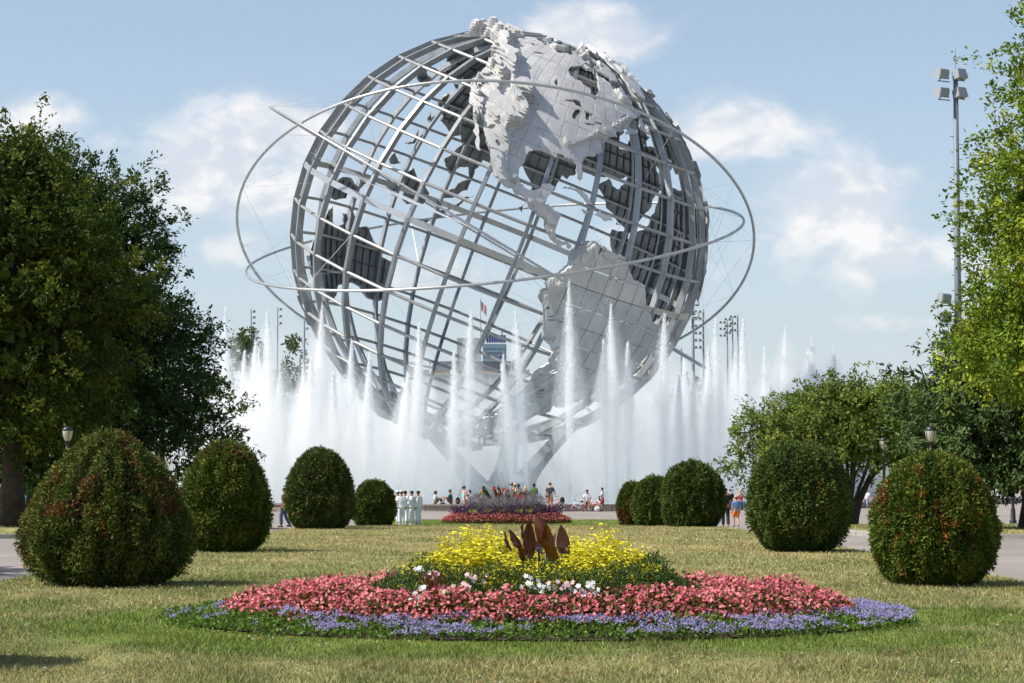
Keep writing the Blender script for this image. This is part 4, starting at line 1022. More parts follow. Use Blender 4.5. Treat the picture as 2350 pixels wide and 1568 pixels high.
# green filler plants
n = 24000; p = scatter(r, BED1, 1.68, 1.42, n, (.95, .78)); z = mound(p[:, 0], p[:, 1], BED1)
d = ell(p[:, 0], p[:, 1], BED1, 1.68, 1.42); hc = .41 * (.5 + .55 * np.clip((1 - d) * 3.5, 0, 1)) * (.55 + .9 * fbm(p[:, 0] * 3 + 8, p[:, 1] * 3, 37, 2))
P = np.stack([p[:, 0], p[:, 1], z + hc * r.uniform(.1, 1, n) ** .6], 1); w = r.uniform(0, 1, (n, 1))
c = np.array([.038, .075, .020]) * (1 - w) + np.array([.075, .125, .035]) * w; k_ = r.uniform(0, 1, (n, 1)) < .05; c = np.where(k_, np.array([.42, .40, .05]), c)
V, F, C = leaves(P, unit(r.normal(0, 1, (n, 3)) + np.array([0, -.1, .6])), rnd_up(r, n, .4), .062 * r.uniform(.6, 1.3, n), .014, c)
ob('feathery_green_plants', np_mesh('feathery_green_plants', V - np.array(root.location), F, C), m_leaf, root, kind='stuff')
# golden foliage
parts = []
ns = 620; p = scatter(r, BED1, 1.10, .84, ns); d = ell(p[:, 0], p[:, 1], BED1, 1.10, .84); z = mound(p[:, 0], p[:, 1], BED1)
hs = .70 * (1 - .40 * np.exp(-((p[:, 0] - .27) / .36) ** 2)) * np.clip(1.0 + .30 * (p[:, 1] - BED1[1]), .7, 1.1) * (.55 + .45 * np.clip((1 - d) * 2.2, 0, 1)) * r.uniform(.78, 1.18, ns)
lean = np.stack([(p[:, 0] - BED1[0]) * .10, (p[:, 1] - BED1[1]) * .10], 1) + r.normal(0, .05, (ns, 2))
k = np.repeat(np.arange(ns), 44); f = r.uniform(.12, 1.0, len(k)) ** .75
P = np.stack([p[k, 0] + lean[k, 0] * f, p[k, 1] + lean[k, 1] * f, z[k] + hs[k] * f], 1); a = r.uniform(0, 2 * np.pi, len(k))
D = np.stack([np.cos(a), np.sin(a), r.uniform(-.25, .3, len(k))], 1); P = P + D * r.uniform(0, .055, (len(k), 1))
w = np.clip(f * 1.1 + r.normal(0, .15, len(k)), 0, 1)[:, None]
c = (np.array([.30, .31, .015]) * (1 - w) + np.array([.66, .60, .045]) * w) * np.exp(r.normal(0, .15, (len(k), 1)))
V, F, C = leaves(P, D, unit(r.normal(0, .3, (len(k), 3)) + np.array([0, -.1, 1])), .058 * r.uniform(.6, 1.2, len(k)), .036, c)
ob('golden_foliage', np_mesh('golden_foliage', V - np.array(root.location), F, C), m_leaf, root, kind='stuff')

# single flowering plants set between the rings: (px, py of the flower heads, kind)
def zoompt(zx, zy): return ((zx / 4.196 + 1000) / 1.0638, (zy / 4.196 + 1230) / 1.0638)
VIN = [((1240, 800), 5, 'white'), ((1380, 850), 6, 'white'), ((1480, 840), 4, 'blush'), ((1620, 830), 4, 'blush'), ((1860, 830), 6, 'white'), ((1870, 930), 6, 'white'), ((1700, 880), 4, 'white'), ((110, 690), 4, 'white'), ((190, 715), 4, 'blush'), ((620, 830), 4, 'blush'), ((685, 755), 3, 'blush'), ((40, 950), 6, 'white'), ((120, 870), 3, 'white'), ((400, 930), 5, 'cream'), ((1340, 1000), 5, 'cream'), ((1460, 1010), 4, 'cream'), ((2040, 1000), 5, 'cream'), ((2150, 1030), 4, 'cream')]
COLS = {'white': (.80, .80, .78), 'blush': (.74, .52, .52), 'cream': (.66, .68, .42)}

for q, ((zx, zy), nb, kd) in enumerate(VIN):
    px, py = zoompt(zx, zy); rr = np.random.default_rng(300 + q)
    Yp = BED1[1] - 1.30 - .12 * max(0, (zy - 750) / 250) + (.25 if zy < 760 else 0); top = W(px, py, Yp); z0 = float(mound(np.array(top.x), np.array(Yp), BED1))
    t = thing('flowering_plant', f'{ORD[sorted(v[0][0] for v in VIN if v[2] == kd).index(zx)]} {kd} flowered plant from the left below the golden foliage', 'plant', (top.x, Yp, z0), group=f'{kd} flowers in the near bed')
    hh = max(.12, top.z - z0); m = 70
    P = rr.normal(0, 1, (m, 3)) * np.array([.07, .06, 0]) + np.array([0, 0, 1]) * (hh * rr.uniform(.25, .95, (m, 1)))
    V, F, C = leaves(P, rr.normal(0, 1, (m, 3)), rnd_up(rr, m, .9), .05, .024, np.array([.05, .11, .022]) * np.exp(rr.normal(0, .3, (m, 1))))
    ob('leaves', np_mesh('leaves', V, F, C), m_leaf, t)
    for s in range(nb + 2):
        c = np.array([[rr.normal(0, .05), -.04 + rr.normal(0, .02), hh + rr.normal(0, .025)]]); ps = []
        Nn = unit(np.array([[rr.normal(0, .35), -.8, .55]]))
        for a in range(5):
            u1 = unit(np.cross(Nn, [[0, 0, 1.0]])); u2 = np.cross(Nn, u1); D = u1 * math.cos(a * 1.2566) + u2 * math.sin(a * 1.2566)
            ps.append(leaves(c, D, Nn, np.array([.029]), np.array([.026]), np.array([COLS[kd]]) * rr.uniform(.9, 1.05), .05))
        V, F, C = merge(ps); ob('blossom', np_mesh('blossom', V, F, C), m_petal, t)
for q, (zx, zy, w_, lab) in enumerate([(1650, 960, .17, 'dark red plumed plant in front of the white blossoms'), (240, 860, .14, 'wine red plumed plant near the end of the green plants'), (1745, 1010, .09, 'small red leaved plant by the pink rim')]):
    px, py = zoompt(zx, zy); rr = np.random.default_rng(330 + q); Yp = BED1[1] - 1.2; c0 = W(px, py, Yp); z0 = float(mound(np.array(c0.x), np.array(Yp), BED1)); m = 420
    t = thing('red_plant', lab, 'plant', (c0.x, Yp, z0)); hh = c0.z - z0 + .08
    P = np.stack([rr.normal(0, w_ * .5, m), rr.normal(0, .07, m), rr.uniform(.15, 1, m) * hh * 1.15], 1)
    V, F, C = leaves(P, rr.normal(0, 1, (m, 3)) + np.array([0, 0, .8]), rnd_up(rr, m, .5), .045, .013, np.array([.14, .030, .022]) * np.exp(rr.normal(0, .35, (m, 1))))
    ob('leaves', np_mesh('leaves', V, F, C), m_leaf, t)

# canna in the middle of the near bed: each blade a mesh of its own
m_canna = bpy.data.materials.new('canna_blade'); m_canna.use_nodes = True
nt, lk = m_canna.node_tree.nodes, m_canna.node_tree.links
b = nt['Principled BSDF']; b.inputs['Roughness'].default_value = .32; b.inputs['Specular IOR Level'].default_value = .45
at_ = nt.new('ShaderNodeAttribute'); at_.attribute_name = 'Col'; lk.new(at_.outputs['Color'], b.inputs['Base Color'])
tr_ = nt.new('ShaderNodeBsdfTranslucent'); tr_.inputs[0].default_value = (.30, .055, .008, 1)
mx_ = nt.new('ShaderNodeMixShader'); mx_.inputs[0].default_value = .14; lk.new(b.outputs[0], mx_.inputs[1]); lk.new(tr_.outputs[0], mx_.inputs[2]); lk.new(mx_.outputs[0], nt['Material Output'].inputs[0])
def blade(tip, base, width, yaw, bend, col, rr):
    """curved lance blade from base to tip (local coords)"""
    tip = np.array(tip); base = np.array(base); ax = tip - base; L = np.linalg.norm(ax); n = 10
    side = np.array([math.cos(yaw), math.sin(yaw), 0.0]); side -= ax * (side @ ax) / L ** 2; side /= np.linalg.norm(side); nor = np.cross(ax / L, side)
    V, C = [], []
    for i in range(n + 1):
        f = i / n; w = width * (math.sin(math.pi * min(1, (f * .93 + .07)) ** .85) ** .8) * (1 if f < .999 else 0); c = base + ax * f + nor * bend * L * math.sin(math.pi * f) * .5
        for s in (-1, -.5, 0, .5, 1):
            V.append(c + side * w * .5 * s + nor * (abs(s) ** 1.5) * w * .22 + nor * .008 * math.sin(f * 19 + s * 3)); C.append(np.array(col) * (1.5 if s == 0 else 1) * (1 + .25 * math.sin(f * 40 + abs(s) * 6)))
    F = []
    for i in range(n):
        for j in range(4): F.append((i * 5 + j, i * 5 + j + 1, i * 5 + j + 6, i * 5 + j + 5))
    return np_mesh('blade', np.array(V), np.array(F), np.array(C), True)
cY = BED1[1] - .12
c0 = W(1237, 1420, cY); cz = float(mound(np.array(c0.x), np.array(cY), BED1))
canna = thing('canna_plant', 'bronze leaved canna rising from the golden foliage', 'plant', (c0.x, cY, cz))
DK, RD, GY = (.040, .013, .010), (.075, .022, .010), (.26, .21, .19)
rr = np.random.default_rng(9)
for (tx, ty, bx, by, w, yaw, bend, col, dy) in [(975, 285, 1045, 480, 55, .9, .12, DK, -.05), (1020, 258, 1150, 470, 85, .3, .10, RD, 0), (1160, 125, 1175, 400, 50, 1.0, .05, RD, .08), (1225, 165, 1235, 560, 135, .1, .08, DK, -.08), (1290, 98, 1440, 480, 165, -.15, -.16, RD, .05), (1405, 205, 1450, 480, 120, .35, .14, RD, -.10), (1548, 212, 1600, 560, 140, .05, .10, (.085, .035, .03), -.02), (1365, 350, 1500, 640, 120, -.2, .1, RD, -.16), (1320, 290, 1345, 520, 90, .5, .1, GY, .14), (1495, 300, 1480, 520, 70, .9, .08, GY, .12), (1110, 400, 1180, 640, 80, -.3, .1, DK, -.15)]:
    tp = W(*zoompt(tx, ty), cY + dy); bp = W(*zoompt(bx, by), cY + dy * .4)
    o0 = Vector((c0.x, cY, cz)); ob('blade', blade(tp - o0, bp - o0, w / 4.196 / 1.0638 / FPX * cY, yaw, bend, col, rr), m_canna, canna)
mb = MB()
for (x, y) in ((0, 0), (.07, .04), (-.09, .03), (.16, -.02), (-.18, .0), (.23, .02)): mb.tube([(x * .5, y, 0), (x * .8, y, .3), (x, y, .58)], [.022, .018, .01], 6)
ob('stem', mb.mesh('stem', True), m_canna, canna)

# ---- far bed by the plaza
root2 = thing('flower_bed', 'far flower bed of pink and dark purple before the pool wall', 'flower bed', (BED2[0], BED2[1], G(BED2[1])))
soil(BED2, root2)
r = np.random.default_rng(220)
begonias(r, BED2, 3.6, 2.5, (2.6, 1.65), 330, 420, .46, .065, root2, 'pink_begonias', ((.56, .12, .12), (.76, .30, .27)))
def tuft(name, a, b_, inner, n, h, L, wd, c1, c2, up, matx, top=1.0, lo=.05):
    p = scatter(r, BED2, a, b_, n, inner); z = mound(p[:, 0], p[:, 1], BED2)
    hc = h * (.7 + .6 * fbm(p[:, 0] * 2, p[:, 1] * 2, 77, 2)); P = np.stack([p[:, 0], p[:, 1], z + hc * r.uniform(lo, top, n)], 1); w = r.uniform(0, 1, (n, 1))
    V, F, C = leaves(P, unit(r.normal(0, .6, (n, 3)) + np.array([0, 0, up])), unit(r.normal(0, 1, (n, 3))), L * r.uniform(.6, 1.3, n), wd, np.array(c1) * (1 - w) + np.array(c2) * w)
    ob(name, np_mesh(name, V - np.array(root2.location), F, C), matx, root2, kind='stuff')
tuft('dark_purple_foliage', 3.15, 2.1, (1.9, 1.2), 5600, .86, .15, .05, (.045, .015, .05), (.10, .035, .10), .5, m_leaf)
tuft('grey_lavender_spikes', 2.25, 1.5, (.35, .2), 7000, 1.25, .28, .022, (.20, .19, .17), (.30, .27, .32), 1.3, m_leaf, 1.0, .1)
tuft('green_under_foliage', 2.3, 1.5, None, 3200, .8, .16, .05, (.06, .10, .03), (.12, .17, .05), .5, m_leaf)
for q, px in enumerate((1085, 1118, 1150, 1193, 1215)):
    Yp = BED2[1] - 1.45; x = X_at(px, Yp); t = thing('yellow_spiky_plant', f'{ORD[q]} yellow-green spiky plant from the left in the far bed', 'plant', (x, Yp, float(mound(np.array(x), np.array(Yp), BED2))), group='spiky plants in the far bed')
    a = np.arange(16) * .4 + q; P = np.zeros((16, 3)) + np.array([0, 0, .5]); D = np.stack([np.cos(a), np.sin(a), .5 + .5 * (np.arange(16) % 3)], 1)
    V, F, C = leaves(P, D, np.tile([[0, -.4, 1.0]], (16, 1)), .36, .045, np.tile([[.46, .46, .05]], (16, 1))); V2, F2 = tube_np([(0, 0, 0), (0, 0, .3), (0, 0, .55)], .03, 5)
    ob('leaves', np_mesh('leaves', V, F, C), m_leaf, t); ob('stem', np_mesh('stem', V2, F2), m_bark, t)
ca2 = thing('canna_plant', 'tall green canna with red flowers in the far bed', 'plant', (BED2[0] - .1, BED2[1], float(mound(np.array(BED2[0]), np.array(BED2[1]), BED2))))
for q in range(15):
    a = q * 2.39; rr_ = .15 + .75 * (q % 5) / 5; h0 = .9 + .5 * ((q * 7) % 5) / 5; bx, by = rr_ * math.cos(a) * 1.1, rr_ * math.sin(a) * .7
    ob('blade', blade((bx * 1.5, by * 1.5, h0 + .65), (bx, by, h0), .17, a, .15, (.045, .06, .02), rr), m_canna if q % 3 == 0 else m_leaf, ca2)
mb = MB()
for q in range(9):
    a = q * 2.39; x, y = .55 * math.cos(a), .35 * math.sin(a); mb.tube([(x * .4, y * .4, 0), (x * .8, y * .8, 1.0), (x * 1.25, y * 1.25, 1.75 + .12 * (q % 4))], [.03, .022, .01], 5)
ob('stem', mb.mesh('stem', True), mat('canna_stem', (.06, .06, .025), .6), ca2)
for q, (px, py) in enumerate([(1133, 1122), (1155, 1124), (1166, 1128), (1187, 1140), (1196, 1140), (1148, 1133), (1175, 1113)]):
    c = W(px, py, BED2[1] - .4) - ca2.location; rr_ = np.random.default_rng(400 + q); m = 26
    V, F, C = leaves(np.array(c) + rr_.normal(0, .05, (m, 3)), rr_.normal(0, 1, (m, 3)) + np.array([0, 0, .5]), rr_.normal(0, 1, (m, 3)), .12, .06, np.array([.62, .045, .02]) * np.exp(rr_.normal(0, .2, (m, 1))))
    ob('red_flower' if q < 6 else 'seed_head', np_mesh('red_flower', V, F, C if q < 6 else C * np.array([.25, .8, 1])), m_petal, ca2)

# ------------------------------------------------------------------ grass and litter on the lawn
def blades(r, n, x, y, h, wd):
    z = ground(y) + .03; rn = r.uniform(0, 1, n); c = lawn_col(x + r.normal(0, .12, n), y + r.normal(0, .2, n), rn) * np.exp(r.normal(0, .33, (n, 1))) * (.72 + .56 * fbm(x * 3.3 + 9, y * 2.2, 71, 3))[:, None]
    a = r.uniform(0, 2 * np.pi, n); s = np.stack([np.cos(a), np.sin(a), 0 * a], 1); ln = r.normal(0, .55, (n, 2))
    B = np.stack([x, y, z - .005], 1); T = B + np.stack([ln[:, 0], ln[:, 1], np.ones(n)], 1) * h[:, None]
    V = np.stack([B - s * wd[:, None] / 2, B + s * wd[:, None] / 2, T], 1).reshape(-1, 3)
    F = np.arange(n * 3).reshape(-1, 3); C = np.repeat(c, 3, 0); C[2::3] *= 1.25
    return V, F, C
r = np.random.default_rng(500); parts = []
for (y0, y1, n, h0, w0) in ((13.5, 20, 165000, .050, .009), (20, 30, 135000, .052, .012), (30, 48, 76000, .052, .017), (48, 75, 60000, .05, .02), (75, 127.5, 40000, .06, .035)):
    y = y0 + (y1 - y0) * r.uniform(0, 1, n) ** 1.12; xm = np.minimum(LAWN_X - .02, y * .27 + 1.3); x = r.uniform(-1, 1, n) * xm
    k = (ell(x, y, BED1, 3.6, 2.5) > 1) & (ell(x, y, BED2, 3.5, 2.4) > 1); x, y = x[k], y[k]; n = len(x)
    tall = fbm(x * 2.6, y * 1.8, 61, 4); h = h0 * r.uniform(.35, 1.3, n) * (.25 + 1.5 * tall ** 1.3); parts.append(blades(r, n, x, y, h, w0 * r.uniform(.6, 1.4, n)))
V, F, C = merge(parts)
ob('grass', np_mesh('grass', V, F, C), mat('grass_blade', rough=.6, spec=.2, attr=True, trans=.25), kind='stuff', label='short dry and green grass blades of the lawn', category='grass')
# clover heads and brown leaf scraps
n = 5200; y = r.uniform(14, 34, n); x = r.uniform(-1, 1, n) * np.minimum(LAWN_X, y * .245); k = (ell(x, y, BED1, 3.75, 2.7) > 1) & (fbm(x * .7, y * .7, 88, 2) > .5); x, y = x[k], y[k]; n = len(x)
P = np.stack([x, y, ground(y) + .045 + r.uniform(0, .03, n)], 1); w = r.uniform(0, 1, (n, 1)); c = np.where(w < .35, np.array([.50, .44, .34]), np.where(w < .85, np.array([.30, .15, .06]), np.array([.34, .24, .10])))
V, F, C = leaves(P, unit(r.normal(0, 1, (n, 3)) * np.array([1, 1, .3])), rnd_up(r, n, .8), .032 * r.uniform(.6, 1.5, n), .024, c)
ob('clover_and_leaf_scraps', np_mesh('clover_and_leaf_scraps', V, F, C), m_petal, kind='stuff', label='scattered clover heads and brown leaf scraps in the grass', category='litter')
# side lawn grass
r = np.random.default_rng(510); parts = []
for sg in (-1, 1):
    n = 26000; y = r.uniform(54.5, 118, n); x = sg * (9.6 + r.uniform(0, 1, n) ** 1.6 * 22); k = (abs(x) > np.interp(y, [55, 58, 75, 105, 119], [9.6, 9.4, 10.4, 13.2, 14.2])) & (y > 55.6); x, y = x[k], y[k]; parts.append(blades(r, len(x), x, y, .085 * r.uniform(.5, 1.4, len(x)), np.full(len(x), .035)))
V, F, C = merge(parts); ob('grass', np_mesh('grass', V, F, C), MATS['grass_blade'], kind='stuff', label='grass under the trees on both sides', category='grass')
# ------------------------------------------------------------------ fountain
def volume_mat(name, dens, col=(.995, .998, 1.0), aniso=.0):
    m = bpy.data.materials.new(name); m.use_nodes = True; nt, lk = m.node_tree.nodes, m.node_tree.links
    nt.remove(nt['Principled BSDF'])
    v = nt.new('ShaderNodeVolumeScatter'); v.inputs['Color'].default_value = (*col, 1); v.inputs['Density'].default_value = dens; v.inputs['Anisotropy'].default_value = aniso
    lk.new(v.outputs[0], nt['Material Output'].inputs['Volume']); return m
m_drop = mat('water_droplets', (.93, .95, .96), .35, spec=.5, trans=.45)
m_core = volume_mat('spray_core', .8)
m_plume = volume_mat('spray_plume', .17)
m_veil = volume_mat('spray_veil', .006, (.90, .955, 1.0))
m_veil_side = volume_mat('spray_veil_side', .020, (.93, .97, 1.0))
m_veil_far = volume_mat('spray_veil_far', .055, (.88, .945, .985))
m_mist = volume_mat('ground_mist', .017, (.86, .935, .975))
RINGR = 33.0
def ring_depth(px, back):
    """depth where the sight line through px meets the ring of nozzles"""
    k = (px - 1175) / FPX; cx, cyv = GLOBE.x, GLOBE.y
    A = k * k + 1; B = -2 * (k * cx + cyv); Cc = cx * cx + cyv * cyv - RINGR ** 2; q = B * B - 4 * A * Cc
    if q < 0: return -B / (2 * A)
    return (-B + (1 if back else -1) * math.sqrt(q)) / (2 * A)
def lumpy(prof, seed, n=12, lean=(0, 0), amp=.18):
    rr = np.random.default_rng(seed); mb = MB(); mb.lathe(prof, n); V = mb.V[0]; H = max(p[1] for p in prof)
    a = np.arctan2(V[:, 1], V[:, 0]); f = V[:, 2] / H; s = 1 + amp * 2 * (fbm(np.cos(a) * 1.5 + seed, f * 4 + np.sin(a) * 1.5, seed, 2) - .5)
    V[:, 0] = V[:, 0] * s + lean[0] * f; V[:, 1] = V[:, 1] * s + lean[1] * f; mb.V[0] = V
    return mb.mesh('plume', True)
def jet(px, top_y, back, seed, label, group):
    Y = ring_depth(px, back); tp = W(px, top_y, Y); H = tp.z - .2; rr = np.random.default_rng(seed)
    t = thing('fountain_jet', label, 'fountain jet', (tp.x, Y, .2), group=group)
    lean = (rr.normal(-.15, .45), rr.normal(0, .4)); S = Y / 162.0
    n = 3000 if back else 9200
    # rising core: loose ropes of drops, narrow at the nozzle and at the tip
    n1 = int(n * .5); f = rr.beta(1.5, 1.35, n1); knots = .6 + .8 * vnoise(f * H * 1.1 + seed, np.full(n1, seed * 3.1), seed)
    sd = (.045 + .15 * np.sin(np.pi * f ** 1.25) ** 1.2) * knots; x1 = rr.normal(0, 1, n1) * sd; y1 = rr.normal(0, 1, n1) * sd
    cx = .10 * np.sin(f * H * .7 + seed) * f
    P1 = np.stack([x1 + cx + lean[0] * f, y1 + lean[1] * f, f * H * .985], 1)
    # falling skirt, drawn out in streaks
    n2 = n - n1; g = rr.beta(1.6, 1.5, n2); z2 = H * (1.0 - g * .95); sp = .03 + 1.25 * g ** 1.0 * (H / 13); ang = rr.uniform(0, 2 * np.pi, n2); ra = sp * np.sqrt(rr.uniform(0, 1, n2)) * np.exp(rr.normal(0, .25, n2))
    P2 = np.stack([lean[0] * (1 - .2 * g) + ra * np.cos(ang) - .25 * g, lean[1] * (1 - .2 * g) + ra * np.sin(ang), z2], 1)
    P = np.concatenate([P1, P2]); nn = len(P); s = np.concatenate([rr.uniform(.03, .085, n1), rr.uniform(.012, .028, n2)]) * S
    el_ = np.concatenate([np.ones(n1), rr.uniform(4, 9, n2)])[:, None]
    D = unit(rr.normal(0, 1, (nn, 3)) * np.concatenate([np.full((n1, 1), .6), np.full((n2, 1), .08)]) + np.array([0, 0, .8])); U_ = unit(np.cross(D, rr.normal(0, 1, (nn, 3))))
    V = np.stack([P - D * s[:, None] * .8 * el_ - U_ * s[:, None] * .35, P + U_ * s[:, None] * .5, P + D * s[:, None] * .9 * el_], 1).reshape(-1, 3)
    ob('droplets', np_mesh('droplets', V, np.arange(len(V)).reshape(-1, 3)), m_drop, t, kind='stuff')
    side = min(1.0, max(0.0, (abs(px - 1180) - 90) / 160))
    w = (.75 + .5 * rr.uniform()) * (H / 13) * (1 + .35 * side)
    ob('spray_core', lumpy([(.02, 0), (.16 * w, .02), (.28 * w, H * .25), (.42 * w, H * .45), (.34 * w, H * .65), (.20 * w, H * .82), (.07 * w, H * .94), (.01, H)], seed + 3, 10, lean), m_core, t, kind='stuff')
    ob('plume', lumpy([(.02, 0), (.8 * w, .02), (1.25 * w, H * .12), (1.55 * w, H * .26), (1.45 * w, H * .42), (1.10 * w, H * .58), (.70 * w, H * .74), (.34 * w, H * .88), (.10 * w, H * .96), (.01, H)], seed, 16, lean, .3), m_plume, t, kind='stuff')
    w *= 1.25
    ob('veil', lumpy([(.02, 0), (3.4 * w, .02), (3.2 * w, H * .15), (2.6 * w, H * .35), (1.8 * w, H * .55), (1.05 * w, H * .72), (.45 * w, H * .87), (.02, H * .95)], seed + 7, 14, lean, .28), m_veil_far if back else (m_veil_side if side > .6 else m_veil), t, kind='stuff')
FR = [(527, 700), (556, 800), (585, 775), (632, 706), (668, 850), (705, 815), (738, 690), (775, 850), (812, 775), (842, 803), (912, 850), (952, 735), (1040, 800), (1073, 700), (1180, 810), (1211, 705), (1307, 640), (1392, 775), (1416, 690), (1442, 780), (1523, 712), (1560, 860), (1600, 850), (1625, 790), (1652, 725), (1718, 725), (1758, 880)]
LAB = {632: 'tall slim water jet rising behind the domed yew', 738: 'tall water jet reaching the lower rim of the globe above the olive yew', 952: 'water jet above the white suited men', 1073: 'tall water jet crossing the far building', 1211: 'tall bright water jet left of the south american plate', 1307: 'tallest water jet, in front of the south american plate', 1416: 'tall water jet over the middle of the south american plate', 1523: 'water jet at the lower edge of the globe on the cherry tree side', 1652: 'tall slim water jet below the orbit ring', 1718: 'solitary tall jet between the globe and the cherry tree', 842: 'broad bushy water jet in front of the lower ribs', 527: 'water jet close to the dark oak', 1805: 'faint far jet above the cherry tree'}
for q, (px, ty) in enumerate(FR):
    jet(px, ty, False, 600 + q, LAB.get(px, ORD[q] + ' jet of the near row counted from the dark oak'), 'near jets of the fountain ring')
BK = [(1805, 740), (1850, 790), (1874, 768), (1912, 785), (600, 800), (690, 830), (780, 820), (880, 830), (985, 820), (1090, 830), (1160, 830), (1290, 830), (1380, 820), (1480, 810), (1570, 800), (1690, 800), (1750, 790)]
for q, (px, ty) in enumerate(BK):
    jet(px, ty, True, 700 + q, LAB.get(px, ORD[sorted(v[0] for v in BK).index(px)] + ' hazy jet of the far row counted from the dark oak'), 'far jets of the fountain ring')
for q, (rad, hgt) in enumerate(((37, 6.0), (34, 9.0), (31, 12.0))):
    pr = [(.02, 0), (rad, 0), (rad * 1.01, hgt * .25), (rad * .97, hgt * .5), (rad * .90, hgt * .7), (rad * .76, hgt * .86), (rad * .5, hgt * .96), (.02, hgt)]
    ob('mist', lumpy(pr, 900 + q, 40, (0, 0), .10), m_mist, None, (GLOBE.x + 3, GLOBE.y + 26 + 2 * q, .19 + .01 * q), kind='stuff', label=['low', 'middle', 'upper'][q] + ' layer of pale mist over the fountain pool', category='mist')
# ------------------------------------------------------------------ people
SKIN = {'l': (.52, .32, .23), 'm': (.36, .20, .13), 'd': (.14, .075, .05)}
def cm(c): return mat('c_%d_%d_%d' % tuple(int(v * 100) for v in c), c, .8, spec=.2, nscale=25, namp=.12)
STAND = dict(pel=(0, 0, .93), sp=(0, .0, 1.10), ch=(0, .01, 1.30), nk=(0, .0, 1.47), hb=(0, .015, 1.545), hd=(0, .03, 1.635), tp=(0, .02, 1.70), ns=(0, .125, 1.61),
             shL=(-.17, 0, 1.40), elL=(-.225, -.03, 1.13), wrL=(-.225, .06, .90), shR=(.17, 0, 1.40), elR=(.225, -.03, 1.13), wrR=(.225, .06, .90),
             hiL=(-.09, 0, .90), knL=(-.10, .02, .49), anL=(-.10, -.03, .08), toL=(-.12, .13, .035), hiR=(.09, 0, .90), knR=(.10, .02, .49), anR=(.10, -.03, .08), toR=(.12, .13, .035))
EDG = [('pel', 'sp'), ('sp', 'ch'), ('ch', 'nk'), ('nk', 'hb'), ('hb', 'hd'), ('hd', 'tp'), ('hd', 'ns'), ('ch', 'shL'), ('shL', 'elL'), ('elL', 'wrL'), ('ch', 'shR'), ('shR', 'elR'), ('elR', 'wrR'), ('pel', 'hiL'), ('hiL', 'knL'), ('knL', 'anL'), ('anL', 'toL'), ('pel', 'hiR'), ('hiR', 'knR'), ('knR', 'anR'), ('anR', 'toR')]
RAD = dict(pel=(.15, .115), sp=(.135, .10), ch=(.16, .115), nk=(.055, .055), hb=(.062, .07), hd=(.085, .10), tp=(.06, .07), ns=(.018, .018), shL=(.07, .07), elL=(.045, .045), wrL=(.033, .033), shR=(.07, .07), elR=(.045, .045), wrR=(.033, .033), hiL=(.095, .095), knL=(.062, .062), anL=(.042, .042), toL=(.04, .03), hiR=(.095, .095), knR=(.062, .062), anR=(.042, .042), toR=(.04, .03))
def skin_obj(name, J, edges, grow, m, parent, root_j, clip=None, sub=1):
    names = []
    for a, b_ in edges:
        for q in (a, b_):
            if q not in names: names.append(q)
    idx = {q: i for i, q in enumerate(names)}
    me = bpy.data.meshes.new(name); me.from_pydata([J[q] for q in names], [(idx[a], idx[b_]) for a, b_ in edges], [])
    o = ob(name, me, None, parent); o.modifiers.new('Skin', 'SKIN')
    for q, i in idx.items():
        v = me.skin_vertices[0].data[i]; rx, ry = RAD.get(q.rstrip('0123456789'), (.05, .05)) if q in RAD else RAD_X.get(q, (.06, .06))
        g = grow.get(q, grow['*']) if isinstance(grow, dict) else grow
        v.radius = (rx * 1.12 + g, ry * 1.12 + g); v.use_root = (q == root_j)
    s = o.modifiers.new('Subsurf', 'SUBSURF'); s.levels = sub; s.render_levels = sub
    me.materials.append(m); return o
RAD_X = dict(mU=(.065, .065), fLm=(.05, .05), fRm=(.05, .05), hmL=(.10, .10), hmR=(.10, .10), jk=(.17, .13))
def lerp3(a, b_, f): return tuple(a[i] + (b_[i] - a[i]) * f for i in range(3))
def hand_mesh(s):
    """palm, four unequal bent fingers and a thumb leaving the side of the palm"""
    mb = MB(); mb.box((0, 0, -.045), (.075, .028, .09), taper=1.0)
    for i, L in enumerate((.062, .075, .078, .068)):
        x = (-.028 + i * .0187); mb.tube([(x, 0, -.085), (x, .006, -.085 - L * .5), (x, .022, -.085 - L)], [.0092, .0085, .0065], 5)
    mb.tube([(s * .036, .0, -.03), (s * .058, .014, -.06), (s * .056, .026, -.088)], [.011, .0095, .007], 5)
    return mb.mesh('hand', True)
HAND = {-1: hand_mesh(1), 1: hand_mesh(-1)}
def hair_mesh(style):
    mb = MB()
    if style == 'cap': mb.lathe([(.095, 0), (.105, .02), (.10, .06), (.07, .10), (.01, .115)], 12)
    elif style == 'hat': mb.lathe([(.17, .0), (.17, .012), (.10, .02), (.10, .07), (.07, .11), (.01, .115)], 14)
    else:
        mb.ball((0, -.012, .03), (.093, .108, .088), 12, 8)
        if style == 'long': mb.tube([(0, -.07, .04), (0, -.105, -.08), (0, -.105, -.22), (0, -.10, -.34)], [.08, .095, .085, .03], 10)
        if style == 'tail': mb.tube([(0, -.09, .06), (0, -.14, .0), (0, -.13, -.14)], [.03, .04, .012], 8)
    return mb.mesh('hair', True)
HAIRM = {s: hair_mesh(s) for s in ('short', 'long', 'tail', 'cap', 'hat')}
SHOE = MB().box((0, .045, .035), (.085, .26, .075), taper=.8).mesh('shoe')
